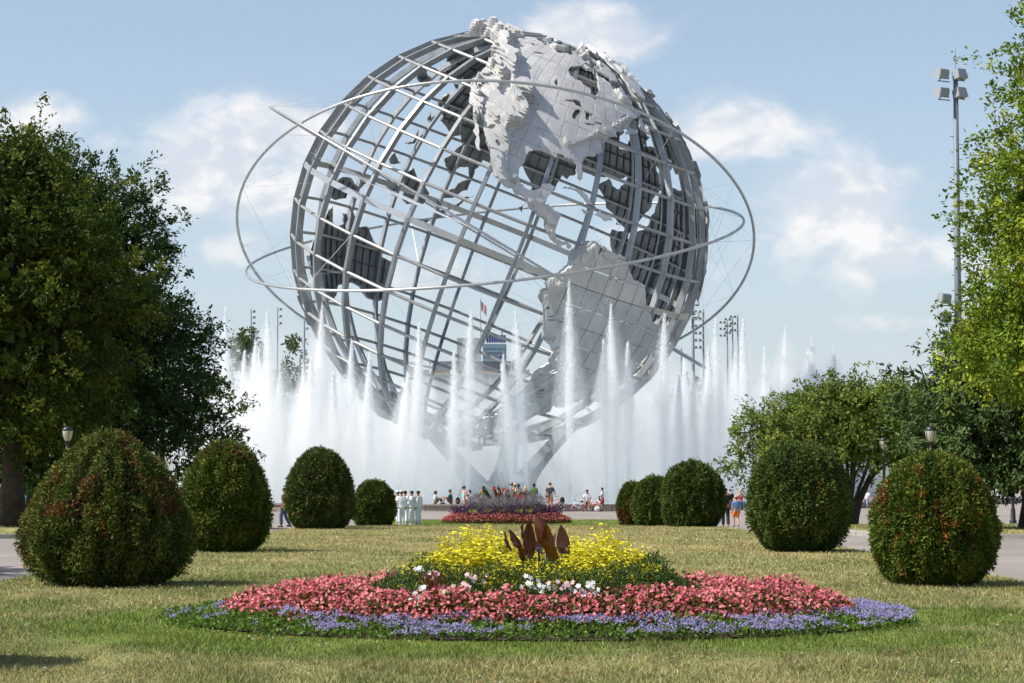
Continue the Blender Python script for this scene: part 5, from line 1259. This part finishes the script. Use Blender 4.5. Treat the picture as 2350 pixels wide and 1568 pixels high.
def person(label, x, Y, z, H, face, skin, hair, top, bottom, sleeves='short', legs='long', pose=None, style='short', shoe=(.05, .05, .055), hat=None, jacket=False, group=None, skirt=False):
    """face: heading in degrees, 0 = looking away from the camera, 90 = towards the left of the picture"""
    t = thing('person', label, 'person', (x, Y, z), (0, 0, math.radians(face)), H / 1.72, group)
    J = dict(STAND); J.update(pose or {})
    sk = cm(SKIN[skin])
    skin_obj('body', J, EDG, 0.0, sk, t, 'pel')
    for s, w_, e_ in ((-1, 'wrL', 'elL'), (1, 'wrR', 'elR')):
        d = (Vector(J[w_]) - Vector(J[e_])).normalized(); q = (-d).to_track_quat('Z', 'Y')
        o = ob('hand', HAND[s].copy(), sk, t, Vector(J[w_]) - d * .01); o.rotation_mode = 'QUATERNION'; o.rotation_quaternion = q
    hd = Vector(J['hd'])
    o = ob('hair', HAIRM[style].copy(), cm(hair), t, hd + Vector((0, 0, .012)))
    if hat: ob('hat', HAIRM[hat[0]].copy(), cm(hat[1]), t, hd + Vector((0, 0, .045)))
    em = cm((.02, .02, .02))
    for s in (-1, 1): ob('eye', EYEM, em, t, hd + Vector((s * .033, .088, .005)))
    ob('mouth', MOUTHM, cm((.30, .11, .09)), t, hd + Vector((0, .085, -.065)))
    for s in (-1, 1): ob('ear', EARM.copy(), sk, t, hd + Vector((s * .092, .0, -.01)))
    # shirt
    E = [('pel', 'sp'), ('sp', 'ch'), ('ch', 'mU'), ('ch', 'shL'), ('ch', 'shR')]
    J['mU'] = lerp3(J['ch'], J['nk'], .72)
    if sleeves == 'long': E += [('shL', 'elL'), ('elL', 'fLm'), ('shR', 'elR'), ('elR', 'fRm')]; J['fLm'] = lerp3(J['elL'], J['wrL'], .95); J['fRm'] = lerp3(J['elR'], J['wrR'], .95)
    elif sleeves == 'short': E += [('shL', 'fLm'), ('shR', 'fRm')]; J['fLm'] = lerp3(J['shL'], J['elL'], .75); J['fRm'] = lerp3(J['shR'], J['elR'], .75)
    if jacket: E += [('pel', 'jk')]; J['jk'] = lerp3(J['pel'], lerp3(J['knL'], J['knR'], .5), .28)
    skin_obj('jacket' if jacket else 'shirt', J, E, .018 if not jacket else .042, cm(top), t, 'sp')
    # trousers, shorts or skirt
    if skirt:
        k = lerp3(J['knL'], J['knR'], .5); J['jk'] = lerp3(J['pel'], k, .75); J['hmL'] = lerp3(J['pel'], k, .4)
        skin_obj('skirt', J, [('pel', 'hmL'), ('hmL', 'jk')], .04, cm(bottom), t, 'pel')
    else:
        E = [('pel', 'hiL'), ('pel', 'hiR'), ('pel', 'sp')]
        if legs == 'long': E += [('hiL', 'knL'), ('knL', 'anL'), ('hiR', 'knR'), ('knR', 'anR')]
        else:
            f = .85 if legs == 'shorts' else .35; J['hmL'] = lerp3(J['hiL'], J['knL'], f); J['hmR'] = lerp3(J['hiR'], J['knR'], f); E += [('hiL', 'hmL'), ('hiR', 'hmR')]
        J2 = dict(J); J2['sp'] = lerp3(J['pel'], J['sp'], .35)
        skin_obj('trousers' if legs == 'long' else 'shorts', J2, E, dict(**{'*': .03 if jacket else .014, 'anL': .035, 'anR': .035, 'sp': .0}), cm(bottom), t, 'pel')
    for a_, t_ in (('anL', 'toL'), ('anR', 'toR')):
        d = Vector(J[t_]) - Vector(J[a_]); ob('shoe', SHOE.copy(), cm(shoe), t, (J[a_][0], J[a_][1], J[a_][2] - .085 if J[a_][2] > .07 else 0), (0, 0, math.atan2(-d.x, d.y)))
    return t
EYEM = MB().ball((0, 0, 0), (.012, .006, .007), 6, 5).mesh('eye'); MOUTHM = MB().ball((0, 0, 0), (.024, .008, .007), 6, 5).mesh('mouth'); EARM = MB().ball((0, 0, 0), (.012, .025, .035), 6, 5).mesh('ear')
def shift(J, dz, keys=None): return {k: (v[0], v[1], v[2] + dz) for k, v in J.items() if keys is None or k in keys}
UP = ('pel', 'sp', 'ch', 'nk', 'hb', 'hd', 'tp', 'ns', 'shL', 'elL', 'wrL', 'shR', 'elR', 'wrR', 'hiL', 'hiR')
def sit(seat=.45, knees='hang'):
    J = shift(STAND, seat + .11 - .93, UP)
    if knees == 'hang':
        J.update(knL=(-.12, .42, seat + .08), knR=(.12, .42, seat + .08), anL=(-.12, .45, .08), anR=(.12, .44, .08), toL=(-.13, .62, .04), toR=(.13, .62, .04), elL=(-.24, .08, seat + .33), elR=(.24, .08, seat + .33), wrL=(-.13, .34, seat + .20), wrR=(.13, .34, seat + .20))
    else:   # knees drawn up on the seat
        J.update(knL=(-.11, .36, seat + .48), knR=(.11, .38, seat + .46), anL=(-.11, .58, seat + .07), anR=(.11, .60, seat + .07), toL=(-.12, .74, seat + .04), toR=(.12, .76, seat + .04), elL=(-.2, .25, seat + .42), elR=(.2, .25, seat + .42), wrL=(-.1, .5, seat + .45), wrR=(.1, .5, seat + .45))
        for k in ('ch', 'nk', 'hb', 'hd', 'tp', 'ns', 'shL', 'shR'): v = J[k]; J[k] = (v[0], v[1] + .08 * (v[2] - seat), v[2])
    return J
FOLD = dict(elL=(-.24, .02, 1.13), wrL=(-.06, .20, 1.12), elR=(.24, .02, 1.13), wrR=(.06, .20, 1.10))
STEP = dict(knL=(-.1, .14, .50), anL=(-.1, .12, .08), toL=(-.11, .28, .04), knR=(.1, .02, .49), anR=(.1, -.22, .10), toR=(.11, -.07, .035))
REACH = dict(elR=(.26, .12, 1.18), wrR=(.24, .36, 1.06), elL=(-.24, -.04, 1.13), wrL=(-.23, .02, .90))
WHITE = (.78, .80, .84); DARK = (.018, .014, .012); BRN = (.05, .03, .018); BLOND = (.48, .34, .16)
def wallY(px, out=.35):
    """depth just outside the pool wall on the sight line through px"""
    k = (px - 1175) / FPX; rr = POOL_R + out; A = k * k + 1; B = -2 * (k * GLOBE.x + GLOBE.y); Cc = GLOBE.x ** 2 + GLOBE.y ** 2 - rr ** 2
    return (-B - math.sqrt(B * B - 4 * A * Cc)) / (2 * A)
# five men in white suits beside the small yew
SG = 'men in white suits'
for (px, Y, face, hair, hat, pose, lab, sk) in [(914, 118.6, 80, DARK, ('cap', WHITE), FOLD, 'man in white suit and white cap, half hidden by the small yew', 'm'), (922, 116.6, 8, DARK, ('cap', (.55, .56, .6)), None, 'man in pale suit seen from behind wearing a dark and white cap', 'm'), (930, 119.8, -30, DARK, None, FOLD, 'bareheaded man in white shirt standing between the suited men', 'm'), (946.5, 117.0, 75, DARK, None, FOLD, 'man in white suit facing the group with hands folded', 'm'), (961, 117.2, 60, DARK, None, None, 'man in white suit with white gloves at the outer end of the group', 'm')]:
    person(lab, X_at(px, Y), Y, G(Y) + .03, 1.76, face, sk, hair, WHITE, (.72, .75, .82), 'long', 'long', pose, 'short', (.6, .62, .66), hat, True, SG)
# people along the pool wall
def at_wall(px, out=.4): Y = wallY(px, out); return X_at(px, Y), Y
def on_wall(px): Y = wallY(px, -.22); return X_at(px, Y), Y
def P_(px, seated=False, out=.5): return (*(on_wall(px) if seated else at_wall(px, out)), 0.0)
S45 = sit(.455); S45k = sit(.455, 'up')
person('woman in pale grey top sitting on the pool wall with drawn up legs', *P_(998, True), 1.66, -75, 'm', DARK, (.52, .53, .52), (.10, .13, .17), 'long', 'long', sit(.455, 'up'), 'tail')
person('man in dark green T-shirt sitting sideways on the pool wall', *P_(1036, True), 1.78, 85, 'm', BRN, (.012, .10, .075), (.14, .085, .05), 'short', 'shorts', sit(.455, 'up'))
person('woman in turquoise top and white shorts carrying a baby', *P_(1065, False, 1.9), 1.68, -60, 'l', DARK, (.16, .60, .48), (.62, .62, .60), 'none', 'brief', dict(FOLD, **STEP), 'tail')
person('baby in a pink sun hat held by the woman in turquoise', X_at(1071, 145.2), 145.2, 1.02, .62, 60, 'l', BRN, (.75, .35, .50), (.75, .4, .5), 'short', 'brief', sit(0.0), 'short', (.6, .4, .4), ('hat', (.80, .32, .52)))
person('man in white T-shirt sitting on the wall with his back turned', *P_(1079, True), 1.75, 10, 'm', DARK, (.76, .76, .78), (.12, .05, .07), 'short', 'long', sit(.455))
person('small child in white shirt and pink shorts by the wall', *P_(1075, False, 1.2), 1.12, 20, 'd', DARK, (.78, .76, .76), (.78, .16, .36), 'short', 'shorts', STEP)
person('girl in a bright pink T-shirt by the wall', *P_(1100, False, .8), 1.15, -60, 'm', DARK, (.80, .12, .38), (.14, .14, .18), 'short', 'long', FOLD, 'long')
person('woman with long dark hair in a khaki top leaning at the wall', *P_(1110, False, .45), 1.66, 0, 'l', DARK, (.27, .20, .09), (.06, .05, .05), 'short', 'long', FOLD, 'long')
person('boy in white shirt half hidden behind the red canna', *P_(1143, False, .5), 1.58, -15, 'm', BRN, (.75, .75, .75), (.05, .06, .05), 'short', 'long', None)
person('man in a tan hat and brown shirt watching the fountain', *P_(1182, False, .6), 1.80, -10, 'l', BRN, (.20, .15, .09), (.18, .15, .11), 'short', 'long', None, 'short', (.1, .08, .06), ('hat', (.60, .45, .22)))
person('person in a dark green hat and pale shirt beside the tan hatted man', *P_(1190, False, 1.1), 1.78, 20, 'd', DARK, (.50, .45, .36), (.16, .14, .10), 'short', 'long', None, 'short', (.1, .08, .06), ('hat', (.02, .10, .06)))
person('blonde woman in black top and pink skirt', *P_(1206, False, .8), 1.68, 0, 'l', BLOND, (.015, .015, .02), (.82, .20, .45), 'none', 'brief', FOLD, 'long', skirt=True)
person('man in green T-shirt and khaki trousers', *P_(1225.5, False, .9), 1.83, -8, 'd', DARK, (.075, .19, .06), (.28, .19, .11), 'short', 'long', None)
person('tall man in grey T-shirt holding the red bicycle', *P_(1262, False, 1.5), 1.90, -12, 'l', (.12, .06, .03), (.055, .062, .075), (.34, .23, .11), 'short', 'shorts', REACH)
person('man in white T-shirt sitting on the wall beside the bicycles', *P_(1347, True), 1.76, 180, 'm', DARK, (.74, .74, .77), (.035, .045, .07), 'short', 'shorts', sit(.455), 'short', (.3, .3, .3))
person('small boy sitting low on the wall by the orange bicycle', *P_(1375, True), 1.20, 150, 'm', DARK, (.74, .66, .64), (.3, .3, .32), 'short', 'shorts', sit(.45), 'short', (.4, .4, .4))
person('boy in long white T-shirt and dark red shorts', *P_(1382.5, False, .9), 1.55, 70, 'm', DARK, (.76, .77, .82), (.34, .03, .055), 'short', 'shorts', FOLD, 'short', (.36, .20, .13))
person('man in black T-shirt sitting on the wall with hand at his chin', *P_(1675, True), 1.76, 200, 'l', BRN, (.02, .022, .03), (.03, .06, .26), 'short', 'long', dict(sit(.455), elR=(.2, .22, .80), wrR=(.05, .16, 1.08)), 'short')
person('blonde woman in pink top and jeans sitting on the wall', *P_(1698, True), 1.70, 190, 'l', BLOND, (.72, .06, .22), (.07, .12, .24), 'none', 'long', sit(.455), 'long')
person('girl in tie dyed shirt and orange shorts walking away', X_at(1688, 103), 103, G(103), 1.42, 5, 'l', BRN, (.10, .22, .40), (.72, .16, .03), 'short', 'shorts', STEP, 'tail', (.06, .06, .07), ('cap', (.80, .34, .30)))
person('man in black walking beside the dark yew', X_at(1664, 103.5), 103.5, G(103.5), 1.80, 0, 'm', DARK, (.012, .012, .014), (.022, .026, .036), 'short', 'long', STEP, 'short', (.2, .15, .1))
person('man in jeans walking behind the olive yew', X_at(655, 100), 100, G(100), 1.76, 70, 'm', DARK, (.10, .06, .04), (.05, .09, .16), 'short', 'long', STEP)
person('person in white with a red cap sitting on the wall behind the cherry', *P_(1987, True), 1.70, 160, 'm', DARK, (.75, .75, .78), (.3, .3, .35), 'short', 'long', sit(.455), 'short', (.1, .1, .1), ('cap', (.6, .03, .03)))
person('woman in green sitting on the shaded park bench', -25.2, 111.0, G(111), 1.66, 100, 'l', BRN, (.02, .40, .20), (.05, .05, .06), 'short', 'shorts', sit(.45))
person('dark haired person in black standing by the park bench', X_at(50, 110), 110, G(110) + .05, 1.68, 30, 'l', DARK, (.03, .02, .025), (.02, .02, .025), 'short', 'shorts', None, 'long')
person('person in blue shirt and pale cap near the park bench', X_at(69, 113), 113, G(113) + .05, 1.70, -40, 'l', BLOND, (.12, .24, .60), (.1, .1, .12), 'short', 'long', None, 'short', (.1, .1, .1), ('cap', (.7, .68, .6)))
for q, (px, c, lab) in enumerate([(2232, (.7, .25, .3), 'distant person in salmon top beyond the dark oak'), (2322, (.75, .15, .3), 'distant person in pink top by the pool wall'), (2344, (.55, .6, .7), 'distant person in pale blue by the pool wall')]):
    person(lab, *P_(px, False, .5), 1.68, 30 * q, 'l', DARK, c, (.1, .12, .2), 'short', 'long', None)

# ------------------------------------------------------------------ bicycles, bags, bench
m_rub = mat('tyre_rubber', (.03, .03, .032), .8); m_chr = mat('chrome', (.6, .6, .62), .25, .9); m_blk = mat('black_plastic', (.02, .02, .022), .5)
def ring_pts(c, r_, n=24, ax='y'):
    th = np.arange(n) * 2 * np.pi / n; return np.stack([c[0] + r_ * np.cos(th), np.full(n, c[1]), c[2] + r_ * np.sin(th)], 1)
def bicycle(label, xyz, yaw, wr, frame_c, rim_c, seat_h=.9, tilt=0.0):
    """bike along local x, wheels radius wr"""
    t = thing('bicycle', label, 'bicycle', xyz, (tilt, 0, yaw), group='bicycles by the pool wall')
    mf = cm(frame_c); wb = wr * 1.55; A = (-wb, 0, wr); B = (wb, 0, wr); bb = (-.12 * wr / .33, 0, wr * .95); st = (-.36 * wr / .33, 0, wr * 2.15); hd = (wb - .5 * wr, 0, wr * 2.45); hl = (wb - .42 * wr, 0, wr * 1.9)
    for c in (A, B):
        w = ob('wheel', MB().lathe([(.01, -.03), (.03, -.03), (.03, .03), (.01, .03)], 8).mesh('hub'), m_chr, t, c, (math.pi / 2, 0, 0))
        w2 = MB().tube(ring_pts((0, 0, 0), wr - .03), .022, 6, closed=True).mesh('tyre', True); o = ob('tyre', w2, m_rub, w, None, (-math.pi / 2, 0, 0))
        ob('rim', MB().tube(ring_pts((0, 0, 0), wr - .065), .014, 5, closed=True).mesh('rim', True), cm(rim_c), w, None, (-math.pi / 2, 0, 0))
        sp = MB()
        for k in range(14): a = k * 2 * math.pi / 14; sp.tube([(0, .02 * (-1) ** k, 0), ((wr - .06) * math.cos(a), 0, (wr - .06) * math.sin(a))], .004, 3, caps=False)
        ob('spokes', sp.mesh('spokes'), m_chr, w, None, (-math.pi / 2, 0, 0))
    f = MB()
    for p, q, r_ in ((bb, st, .019), (bb, hl, .022), ((st[0] * .97, 0, st[2] * .92), hd, .02), (A, bb, .014), (A, (st[0], 0, st[2] * .9), .013), (hl, hd, .022)): f.tube([p, q], r_, 6)
    ob('frame', f.mesh('frame', True), mf, t)
    k = MB().tube([hl, (hl[0] + .08 * wr, .045, wr * 1.75), (B[0], .05, wr)], .014, 6).tube([hl, (hl[0] + .08 * wr, -.045, wr * 1.75), (B[0], -.05, wr)], .014, 6)
    ob('fork', k.mesh('fork', True), mf, t)
    hb = MB().tube([hd, (hd[0] - .02, 0, hd[2] + .12)], .014, 6).tube([(hd[0] - .12, -.29, hd[2] + .2), (hd[0] - .02, -.12, hd[2] + .13), (hd[0] - .02, .12, hd[2] + .13), (hd[0] - .12, .29, hd[2] + .2)], .013, 6)
    o = ob('handlebar', hb.mesh('handlebar', True), m_chr, t)
    for s in (-1, 1): ob('grip', MB().tube([(hd[0] - .08, s * .24, hd[2] + .18), (hd[0] - .15, s * .33, hd[2] + .22)], .019, 6).mesh('grip', True), m_blk, o)
    ob('seat_post', MB().tube([(st[0] * .98, 0, st[2] * .93), (st[0] * 1.08, 0, seat_h)], .014, 6).mesh('seat_post', True), m_chr, t)
    sd = MB().tube([(st[0] * 1.08 - .13, 0, seat_h + .03), (st[0] * 1.08 - .05, 0, seat_h + .045), (st[0] * 1.08 + .14, 0, seat_h + .03)], [.075, .07, .022], 8); ob('saddle', sd.mesh('saddle', True), m_blk, t)
    cr = MB().tube(ring_pts((bb[0], -.05, bb[2]), .09, 14), .008, 5, closed=True).tube([(bb[0], -.06, bb[2]), (bb[0] + .12, -.07, bb[2] - .12)], .01, 5).tube([(bb[0], .06, bb[2]), (bb[0] - .12, .07, bb[2] + .12)], .01, 5)
    c_ = ob('crank', cr.mesh('crank', True), m_chr, t)
    for s in (-1, 1): ob('pedal', MB().box((bb[0] - s * .12, s * .12, bb[2] + s * .12), (.09, .09, .025)).mesh('pedal'), m_blk, c_)
    return t
Yb = wallY(1270, 2.0); bicycle('red bicycle held by the man in grey', (X_at(1270, Yb), Yb, 0), math.radians(-18), .34, (.55, .05, .03), (.6, .6, .6), 1.0)
Yb = wallY(1324, .75); bicycle('small white bicycle with pink wheels leaning by the wall', (X_at(1324, Yb), Yb, 0), math.radians(170), .235, (.78, .78, .80), (.68, .10, .26), .62, .18)
Yb = wallY(1364, .9); bicycle('orange bicycle beside the seated man', (X_at(1364, Yb), Yb, 0), math.radians(140), .27, (.72, .13, .02), (.5, .5, .5), .72, .1)
def backpack(label, x, Y, z, c, c2):
    t = thing('backpack', label, 'backpack', (x, Y, z)); mb = MB().ball((0, 0, .24), (.17, .13, .25), 12, 8); ob('bag', mb.mesh('bag', True), cm(c), t)
    ob('pocket', MB().ball((0, -.10, .16), (.12, .07, .13), 10, 6).mesh('pocket', True), cm(c2), t); ob('strap', MB().tube([(-.08, .10, .42), (-.1, .19, .3), (-.09, .13, .08)], .018, 5).tube([(.08, .10, .42), (.1, .19, .3), (.09, .13, .08)], .018, 5).mesh('strap', True), cm(c), t)
x, Y = on_wall(1051); backpack('brown and black backpack on the wall behind the man in dark green', x, Y - .1, .455, (.03, .022, .02), (.16, .055, .02))
Yb = wallY(1243, .5); backpack('black and white bag standing by the red bicycle', X_at(1243, Yb), Yb, 0, (.03, .03, .035), (.6, .6, .62))
x, Y = on_wall(1290); backpack('black bag lying on the wall behind the red bicycle', x, Y - .1, .455, (.015, .015, .018), (.02, .02, .025))
def bag(label, x, Y, z):
    rr = np.random.default_rng(3); mb = MB().ball((0, 0, .16), (.19, .15, .17), 14, 9); V = mb.V[0]; mb.V[0] = V * (1 + .22 * (rr.uniform(size=(len(V), 1)) - .5)); mb.tube([(-.05, 0, .3), (-.06, .01, .4), (.03, 0, .42), (.05, 0, .3)], .012, 5)
    ob('plastic_bag', mb.mesh('plastic_bag'), mat('white_plastic', (.80, .82, .84), .4, trans=.3), None, (x, Y, z), label=label, category='bag')
Yb = wallY(1369, 1.3); bag('white plastic bag on the ground by the orange bicycle', X_at(1369, Yb), Yb, 0)
# park bench in the shade
bn = thing('park_bench', 'slatted park bench in the shade of the dark oak', 'bench', (X_at(60, 111), 111.2, G(111) + .05), (0, 0, math.radians(-6)))
m_wood = mat('bench_wood', (.42, .33, .24), .7, nscale=8, namp=.2)
for k in range(4): ob('slat', MB().box((0, -.05 - .11 * k, .45), (2.6, .09, .035)).mesh('slat'), m_wood, bn)
for k in range(3): ob('slat', MB().box((0, .05 + .02 * k, .58 + .12 * k), (2.6, .03, .09)).mesh('slat'), m_wood, bn)
for sx in (-1.1, 0, 1.1): ob('leg', MB().box((sx, -.2, .22), (.07, .5, .43)).box((sx, .08, .62), (.06, .05, .5)).mesh('leg'), mat('bench_concrete', (.35, .34, .32), .9), bn)
# ------------------------------------------------------------------ lamp posts
m_iron = mat('lamp_iron', (.012, .013, .015), .45, spec=.5); m_glass = mat('lamp_glass', (.62, .60, .50), .25, spec=.5, trans=.4)
def lamp(label, px, top_y, Y, s=1.0):
    tp = W(px, top_y, Y); g = G(Y); H = (tp.z - g) / s; t = thing('lamp_post', label, 'lamp post', (tp.x, Y, g), None, s, group='park lamp posts')
    ob('pole', MB().lathe([(.20, -.1), (.20, .12), (.15, .2), (.13, .75), (.09, .85), (.075, H * .5), (.062, H - .95), (.085, H - .93), (.085, H - .86), (.06, H - .84), (.07, H - .62), (.12, H - .58)], 12).mesh('pole', True), m_iron, t)
    ob('lamp_glass', MB().lathe([(.10, H - .58), (.15, H - .48), (.195, H - .32), (.20, H - .20), (.19, H - .17)], 16).mesh('lamp_glass', True), m_glass, t)
    ob('cap', MB().lathe([(.205, H - .185), (.21, H - .15), (.17, H - .07), (.10, H - .03), (.03, H - .015), (.02, H)], 16).mesh('cap', True), m_iron, t)
    for k in range(4):
        a = k * math.pi / 2 + .5; c, s = math.cos(a), math.sin(a)
        ob('cage_bar', MB().tube([(.10 * c, .10 * s, H - .58), (.155 * c, .155 * s, H - .48), (.20 * c, .20 * s, H - .32), (.207 * c, .207 * s, H - .18)], .012, 5).mesh('cage_bar', True), m_iron, t)
lamp('black lamp post with glass globe in front of the dark oak', 155, 978, 61, .72)
lamp('far lamp post peeking over the domed yew', 455, 1030, 128)
lamp('lamp post in front of the cherry tree', 2028, 1003, 104)
lamp('taller looking lamp post between cherry and dark oak', 2136, 977, 58, .74)
lamp('lamp post by the plaza beyond the stout oak', 2323, 1012, 122)

# ------------------------------------------------------------------ floodlight masts
m_galv = mat('galvanised_steel', (.17, .195, .225), .6, .2, nscale=2, namp=.1); m_house = mat('floodlight_housing', (.30, .315, .33), .5, .2); m_lens = mat('floodlight_lens', (.22, .26, .28), .2, spec=.6)
def mast(label, px, top_y, Y, heads, big=1.0, pegs=False, spike=0.0, group='floodlight masts'):
    tp = W(px, top_y, Y); g = max(0, G(Y)); H = tp.z - g; t = thing('floodlight_mast', label, 'light mast', (tp.x, Y, g), group=group)
    ob('pole', MB().tube([(0, 0, -.2), (0, 0, H * .5), (0, 0, H)], [.24 * big, .19 * big, .13 * big], 10).mesh('pole', True), m_galv, t)
    if spike: ob('antenna', MB().tube([(0, 0, H), (0, 0, H + spike)], .015, 4).mesh('antenna'), m_galv, t)
    for (dx, dz, s, yaw) in heads:
        z = H - dz; h = ob('floodlight', MB().box((0, 0, 0), (.72 * s, .55 * s, .56 * s), taper=.82).mesh('floodlight'), m_house, t, (dx, -.1, z), (math.radians(12), 0, yaw))
        ob('lens', MB().box((0, -.285 * s, -.02 * s), (.62 * s, .03, .46 * s)).mesh('lens'), m_lens, h)
        ob('bracket', MB().tube([(0, .02, -.28 * s), (-.1 * s, .1, -.42 * s), (-dx * .9, .1, -.42 * s)], .03 * s, 5).mesh('bracket'), m_blk, h)
    if pegs:
        for k in range(26):
            sgn = 1 if k % 2 else -1; ob('climbing_peg', MB().tube([(sgn * .1, 0, H - 3.2 - k * .42), (sgn * .32, 0, H - 3.2 - k * .42)], .018, 4).mesh('climbing_peg'), m_blk, t)
YM = 118
s_ = FPX / YM
def dh(px, py, top): return ((px - 2193) / s_, (py - top) / s_)
hd_ = [(*dh(px, py, 180), .95, yw) for px, py, yw in ((2160, 170, .5), (2202, 172, -2.6), (2160, 213, .5), (2202, 215, -2.6), (2160, 690, .5), (2160, 733, .5))]
mast('tall grey floodlight mast beside the bright oak', 2193, 180, YM, hd_, 1.0, True, 1.6)
mast('hazy floodlight mast with four heads beside the lower rim of the globe', 1590, 693, 245, [(.35, .1, 1.0, 2.8), (.35, 1.5, 1.0, 2.8), (-.9, 1.5, 1.0, 2.8), (-.9, .2, 1.0, 2.8)], 1.1)
def rows(n, gap, cols=2, side=-1): return [(side * (.45 + .6 * c), .3 + gap * k, .52, 0.3) for k in range(n) for c in range(cols)]
mast('mast with a column of six lamp rows behind the orbit ring', 1614, 710, 290, rows(6, .95), .8)
mast('first of three close masts behind the spray', 1669, 735, 330, rows(3, 1.0), .75)
mast('middle one of three close masts behind the spray', 1681, 728, 326, rows(3, 1.0), .75)
mast('last of three close masts behind the spray', 1693, 722, 322, rows(3, 1.0), .75)
mast('slim mast behind the lower end of the globe frame', 1563, 800, 300, [], 1.0)
mast('mast with lamp rows above the far tree by the dark oak', 576, 710, 300, rows(6, .8, 1, 1), .75)
mast('mast behind the slim jet over the domed yew', 637, 705, 310, rows(3, 1.0, 1, 1), .75)
mast('mast beside the left rim of the globe', 698, 733, 305, rows(2, 1.0, 1, 1) + [(.4, 6.8, .8, .3), (-.4, 6.8, .8, .3)], 1.1)

# ------------------------------------------------------------------ far stadium building and its flag
m_blue = mat('blue_cladding', (.22, .31, .40), .5, nscale=.5, namp=.08); m_blue2 = mat('grey_blue_cladding', (.20, .25, .31), .6); m_tan = mat('tan_concrete', (.34, .25, .19), .8, nscale=.6, namp=.2); m_dkw = mat('dark_opening', (.035, .045, .06), .4)
YS = 330; k_ = YS / FPX
def sx(px): return (px - 1135) * k_
def sz(py): return float(W(1135, py, YS).z)
bd = thing('stadium_building', 'far stadium building with a blue tower seen through the globe', 'building', (X_at(1135, YS), YS, 0))
def part(name, x0, x1, y0, y1, dep, m, par=bd, dy=0.0):
    return ob(name, MB().box(((sx(x0) + sx(x1)) / 2, dep / 2 + dy, (sz(y0) + sz(y1)) / 2), (sx(x1) - sx(x0), dep, abs(sz(y0) - sz(y1)))).mesh(name), m, par)
tw = part('tower', 1108, 1162, 790, 830, 4, m_blue)
for q in range(3): part('cladding_seam', 1108, 1162, 799 + 9 * q, 799.6 + 9 * q, .1, m_blue2, tw, -.06)
part('tower_window', 1148, 1156, 817, 823, .1, m_dkw, tw, -.05)
for q in range(8): part('sign_panel', 1116 + 5.6 * q, 1121 + 5.6 * q, 769, 786, .3, mat('sign_navy', (.02, .04, .16), .4), tw, .3)
part('sign_rail', 1112, 1162, 786.5, 789.5, .4, mat('sign_white', (.8, .8, .8), .5), tw, .1)
ob('camera_arm', MB().tube([(sx(1152), 1, sz(770)), (sx(1152), 1, sz(757))], .08, 5).tube([(sx(1152), 1, sz(760)), (sx(1168), 1, sz(760))], .06, 5).mesh('camera_arm'), m_blk, tw)
part('upper_block', 985, 1195, 829, 850, 10, m_blue2, bd, .5)
part('side_block', 1048, 1100, 775, 830, 4, mat('pale_cladding', (.42, .45, .47), .6), bd, 1.0)
part('roof_fascia', 940, 1215, 850, 862, 14, m_tan, bd, -2)
part('dark_gallery', 950, 1205, 862, 878, 9, m_dkw, bd, 1)
for q in range(11): part('gallery_post', 955 + 24 * q, 959 + 24 * q, 862, 878, .5, m_tan, bd, -.6)
part('concrete_tier', 935, 1220, 878, 910, 12, m_tan, bd, -1)
part('lower_gallery', 945, 1210, 910, 950, 9, m_dkw, bd, 1)
part('ground_storey', 930, 1225, 950, 1110, 12, m_tan, bd, .2)
# flag
fp = thing('flagpole', 'thin flagpole with a flag of stars and stripes seen through the globe', 'flagpole', (X_at(1103, 300), 300, 0))
ztop = W(1103, 684, 300).z
ob('pole', MB().tube([(0, 0, 0), (0, 0, ztop)], [.09, .04], 6).mesh('pole'), m_galv, fp)
def flag():
    hw, hh = 1.9, 1.25; nx, nz = 19, 13; V, C = [], []; F = []; FC = []
    for j in range(nz):
        for i in range(nx):
            for (a, b_) in ((0, 0), (1, 0), (1, 1), (0, 1)):
                u, v = (i + a) / nx, (j + b_) / nz
                V.append((u * hw * .42, .18 * math.sin(u * 7), ztop - .15 - v * hh - u * 1.25 - .12 * math.sin(u * 6)))
            c = (.55, .02, .03) if j % 2 == 0 else (.8, .8, .8)
            if i < 8 and j < 7: c = (.03, .05, .20) if (i + j) % 2 or i in (0, 7) or j in (0, 6) else (.8, .8, .8)
            k = len(V); F.append((k - 4, k - 3, k - 2, k - 1)); C += [c] * 4
    return np_mesh('flag', np.array(V), np.array(F), np.array(C), True)
ob('flag', flag(), m_petal, fp)
